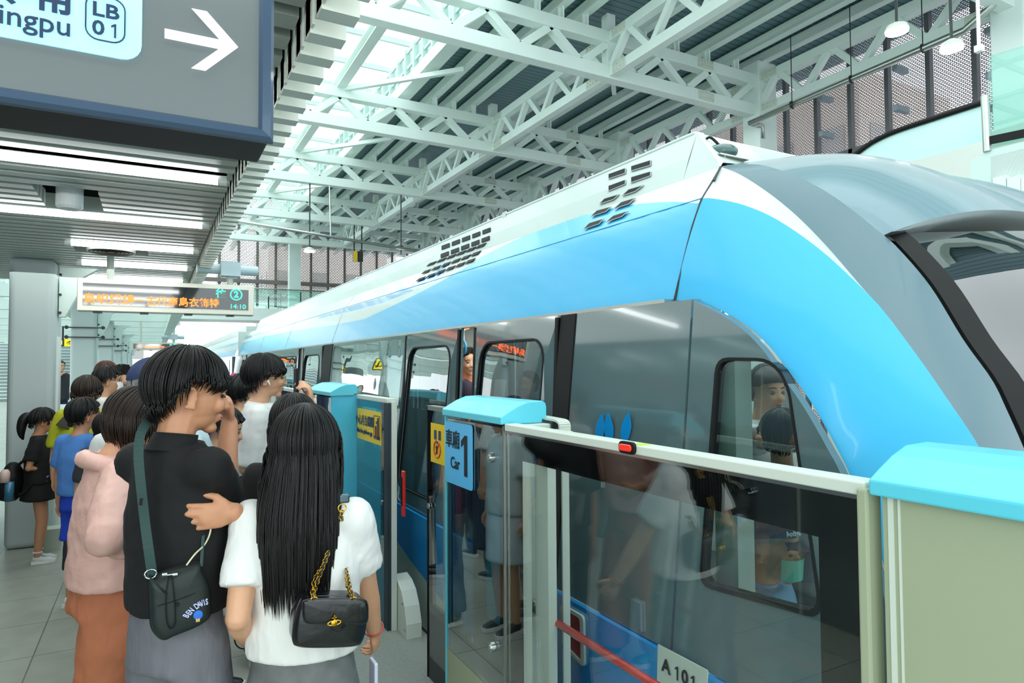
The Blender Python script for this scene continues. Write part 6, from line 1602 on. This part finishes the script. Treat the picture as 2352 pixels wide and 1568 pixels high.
fz = figure('black haired passenger seen from behind, low in the cab window', (c_.x, c_.y, -.01), 50, c_.z+.13, top=(M['navy'], .8, .9, 1.2), bottom=('pants', M['dkgrey'], 0, 1.2), hair_f=h2, vox=.01, cvox=.015); done(fz)
c_ = onx(1064,915,2.10)
fz = figure('passenger with a dark purple cap just inside the partly open train door', (c_.x, c_.y, -.01), 40, c_.z+.13, top=(mat('rust tee','#a8603c',.8), .8, .9, 1.2), bottom=('pants', M['dkgrey'], 0, 1.2), hair_f=lambda r,C,R,s: hair(r,C,R,s,SHORT,mat('dark purple cap','#2a1a33',.7),jag=0,n=80,vol=1.12,name='cap'), vox=.01, cvox=.015); done(fz)
c_ = onx(1075,840,2.7)
fz = figure('taller passenger in an orange tee deeper inside the train doorway', (c_.x, c_.y, -.01), -100, c_.z+.16, top=(mat('orange tee','#d0764a',.8), .8, .9, 1.2), bottom=('pants', M['dkgrey'], 0, 1.2), hair_f=h2, vox=.01, cvox=.015, rh=(c_.x-.1,c_.y,2.0), rhint=(0,-1,-.3)); done(fz)
for i, (x, y) in enumerate(((3.2,5.5),(2.9,6.4),(3.4,7.6),(2.8,9.2))):
    fz = figure(['passenger in a grey tee','passenger in a blue tee','passenger in a pale tee','passenger in a dark tee'][i]+' standing inside the train, '+['closest to the open door','second from the open door','third from the open door','furthest from the open door'][i], (x,y,-.01), [-150,-90,180,-60][i], 1.62+.04*i, top=([M['dkgrey'],M['blue_tee'],M['white_tee'],M['black_knit']][i], .85, .9, 1.2), bottom=('pants', M['dkgrey'], 0, 1.2), hair_f=h2, vox=.014, cvox=.02, group='passengers standing inside the train'); done(fz)

# ================================================== PIPES, LAMPS, ESCALATOR AND SMALL SIGNS IN THE HALL
pp = thing('pipe', 'long brushed pipe slung along the mesh wall under the right hand truss', 'pipe')
a = onx(1722,283,14.4); b = onx(2215,70,14.4)
MB().tube([a+Vector((.5,.0,-.35)), a+Vector((.5,0,0)) , a, b, b+Vector((0,-.5,.25)), b+Vector((0,-1.2,1.2))], .075, 12).build('pipe_run', M['brushed'], pp, smooth=True)
for t in (.25,.55,.85):
    c_ = a.lerp(b,t); MB().tube([c_+Vector((.09*math.cos(q),0,.09*math.sin(q))) for q in [2*PI*i/14 for i in range(15)]], .015, 6, cap=False).tube([c_+Vector((0,0,.09)), Vector((c_.x,c_.y,10.2))], .012, 6).build('hanger', M['dark_metal'], pp)
settle(pp, a)
def pendant(px, py, y, lab, r=.20, up=9.5):
    c_ = ony(px, py, y); t = thing('pendant_lamp', lab, 'lamp', group='small hanging hall lamps')
    MB().tube([c_+Vector((0,0,.02)), c_+Vector((0,0,.10)), c_+Vector((0,0,.16))], [r*1.05,r*.9,r*.3], 20).build('lamp_housing', M['cream_lt'], t)
    MB().cyl(c_, r, .04, n=24).build('lit_disc', M['lamp_small'], t)
    MB().tube([c_+Vector((0,0,.16)), Vector((c_.x,c_.y,up))], .025, 8).build('stem', M['dark_metal'], t)
    return settle(t, c_)
pendant(2060,72,7.0,'bright round hanging lamp at the upper right, left one of the two', .19, 10.45)
pendant(2186,112,6.0,'bright round hanging lamp at the upper right, right one of the two', .17, 10.45)
pendant(711,577,25.6,'small lit hanging lamp near the far screens, left one', .20, 8.68)
pendant(921,594,25.6,'small lit hanging lamp close above the roof of the train', .20, 8.68)
cc_ = thing('security_camera', 'small white box camera on a pole beside the right hand column', 'camera')
c_ = ony(2249,112,6.0); MB().box(c_-Vector((.06,.06,.06)), c_+Vector((.06,.06,.06))).build('box', M['white'], cc_, bevel=.01); MB().tube([c_+Vector((0,0,.08)), Vector((c_.x,c_.y,10.46))], .03, 8).build('pole', M['white'], cc_); settle(cc_, c_)
hs_ = thing('hanging_sign', 'tiny dark and yellow sign on two rods in front of the far screens', 'sign')
a = ony(812,600,32.2); b = ony(834,578,32.2)
MB().box((a.x,32.2,a.z),(b.x,32.35,b.z)).build('panel', M['dark_metal'], hs_); MB().box((a.x,32.18,a.z),(lerp(a.x,b.x,.4),32.2,b.z)).build('yellow_field', M['yellow'], hs_)
MB().tube([(a.x+.05,32.28,b.z),(a.x+.05,32.28,8.68)], .03, 8).build('rod', M['black'], hs_); MB().tube([(b.x-.05,32.28,b.z),(b.x-.05,32.28,8.68)], .03, 8).build('rod', M['black'], hs_); settle(hs_, a)
cp = MB().tube([ony(545,508,25.25), ony(1000,583,25.25)], .06, 8).tube([ony(760,544,25.25), Vector((ony(760,544,25.25).x,25.5,8.70))], .03, 6).build('conduit', M['brushed']); tag(cp, 'thin pipe running across the far end of the hall under the trusses', 'pipe')
# escalator with glass flank rising to the upper landing on the far side
es = thing('escalator', 'escalator with pale glass flank and black handrail rising behind the train to the upper landing', 'escalator')
X = 12.5
hr = [onx(1950,372,X), onx(1975,352,X), onx(2010,328,X), onx(2060,305,X), onx(2150,275,X), onx(2270,236,X)]
hrc = catmull(hr, 24)
lo = [onx(1985,385,X), onx(2010,375,X), onx(2060,372,X), onx(2110,366,X), onx(2170,350,X), onx(2270,320,X)]
loc_ = catmull(lo, 24)
MB().grid([hrc, loc_]).build('glass_flank', mat('pale lit flank glass','#c4e6e2',.2,coat=.3), es)
MB().tube([p+Vector((-.03,0,.03)) for p in hrc], .05, 8).build('handrail', M['black'], es, smooth=True)
sk_ = [p+Vector((0,0,-1.3)) for p in loc_]
MB().grid([loc_, sk_]).build('steel_cladding', M['brushed'], es)
MB().grid([[p+Vector((1.6,0,0)) for p in hrc],[p+Vector((1.6,0,0)) for p in sk_]]).build('far_flank', M['cream_lt'], es)
settle(es, hr[0])
ld = thing('upper_landing', 'pale green upper landing with glass balustrade at the right edge', 'landing')
X2 = 11.8
P_ = lambda px, py: onx(px, py, X2)
MB().box(P_(2275,360), Vector((15,2.0,P_(2275,345).z-1.2))).build('slab', M['steel_white'], ld)
MB().prism([P_(2230,370),P_(2270,345),P_(2352,325),P_(2700,260),P_(2700,900),P_(2230,420)], (2.0,0,0)).build('wall_face', mat('pale mint wall','#c9dfd8',.6), ld)
MB().prism([P_(2268,130),P_(2352,105),P_(2700,10),P_(2700,240),P_(2352,322),P_(2268,340)], (.03,0,0)).build('glass_panel', M['green_glass'], ld)
MB().tube([P_(2262,220),P_(2268,348)], .06, 10).build('post', M['brushed'], ld)
MB().bar(P_(2275,322),P_(2700,235),.06,.12).build('handrail', M['black'], ld)
for k in range(6): MB().box(P_(2290+k*32,425)-Vector((.12,.18,1.5)), P_(2290+k*32,425)+Vector((.0,.0,.1))).build('wall_fin', M['steel_white'], ld)
settle(ld, P_(2275,360))
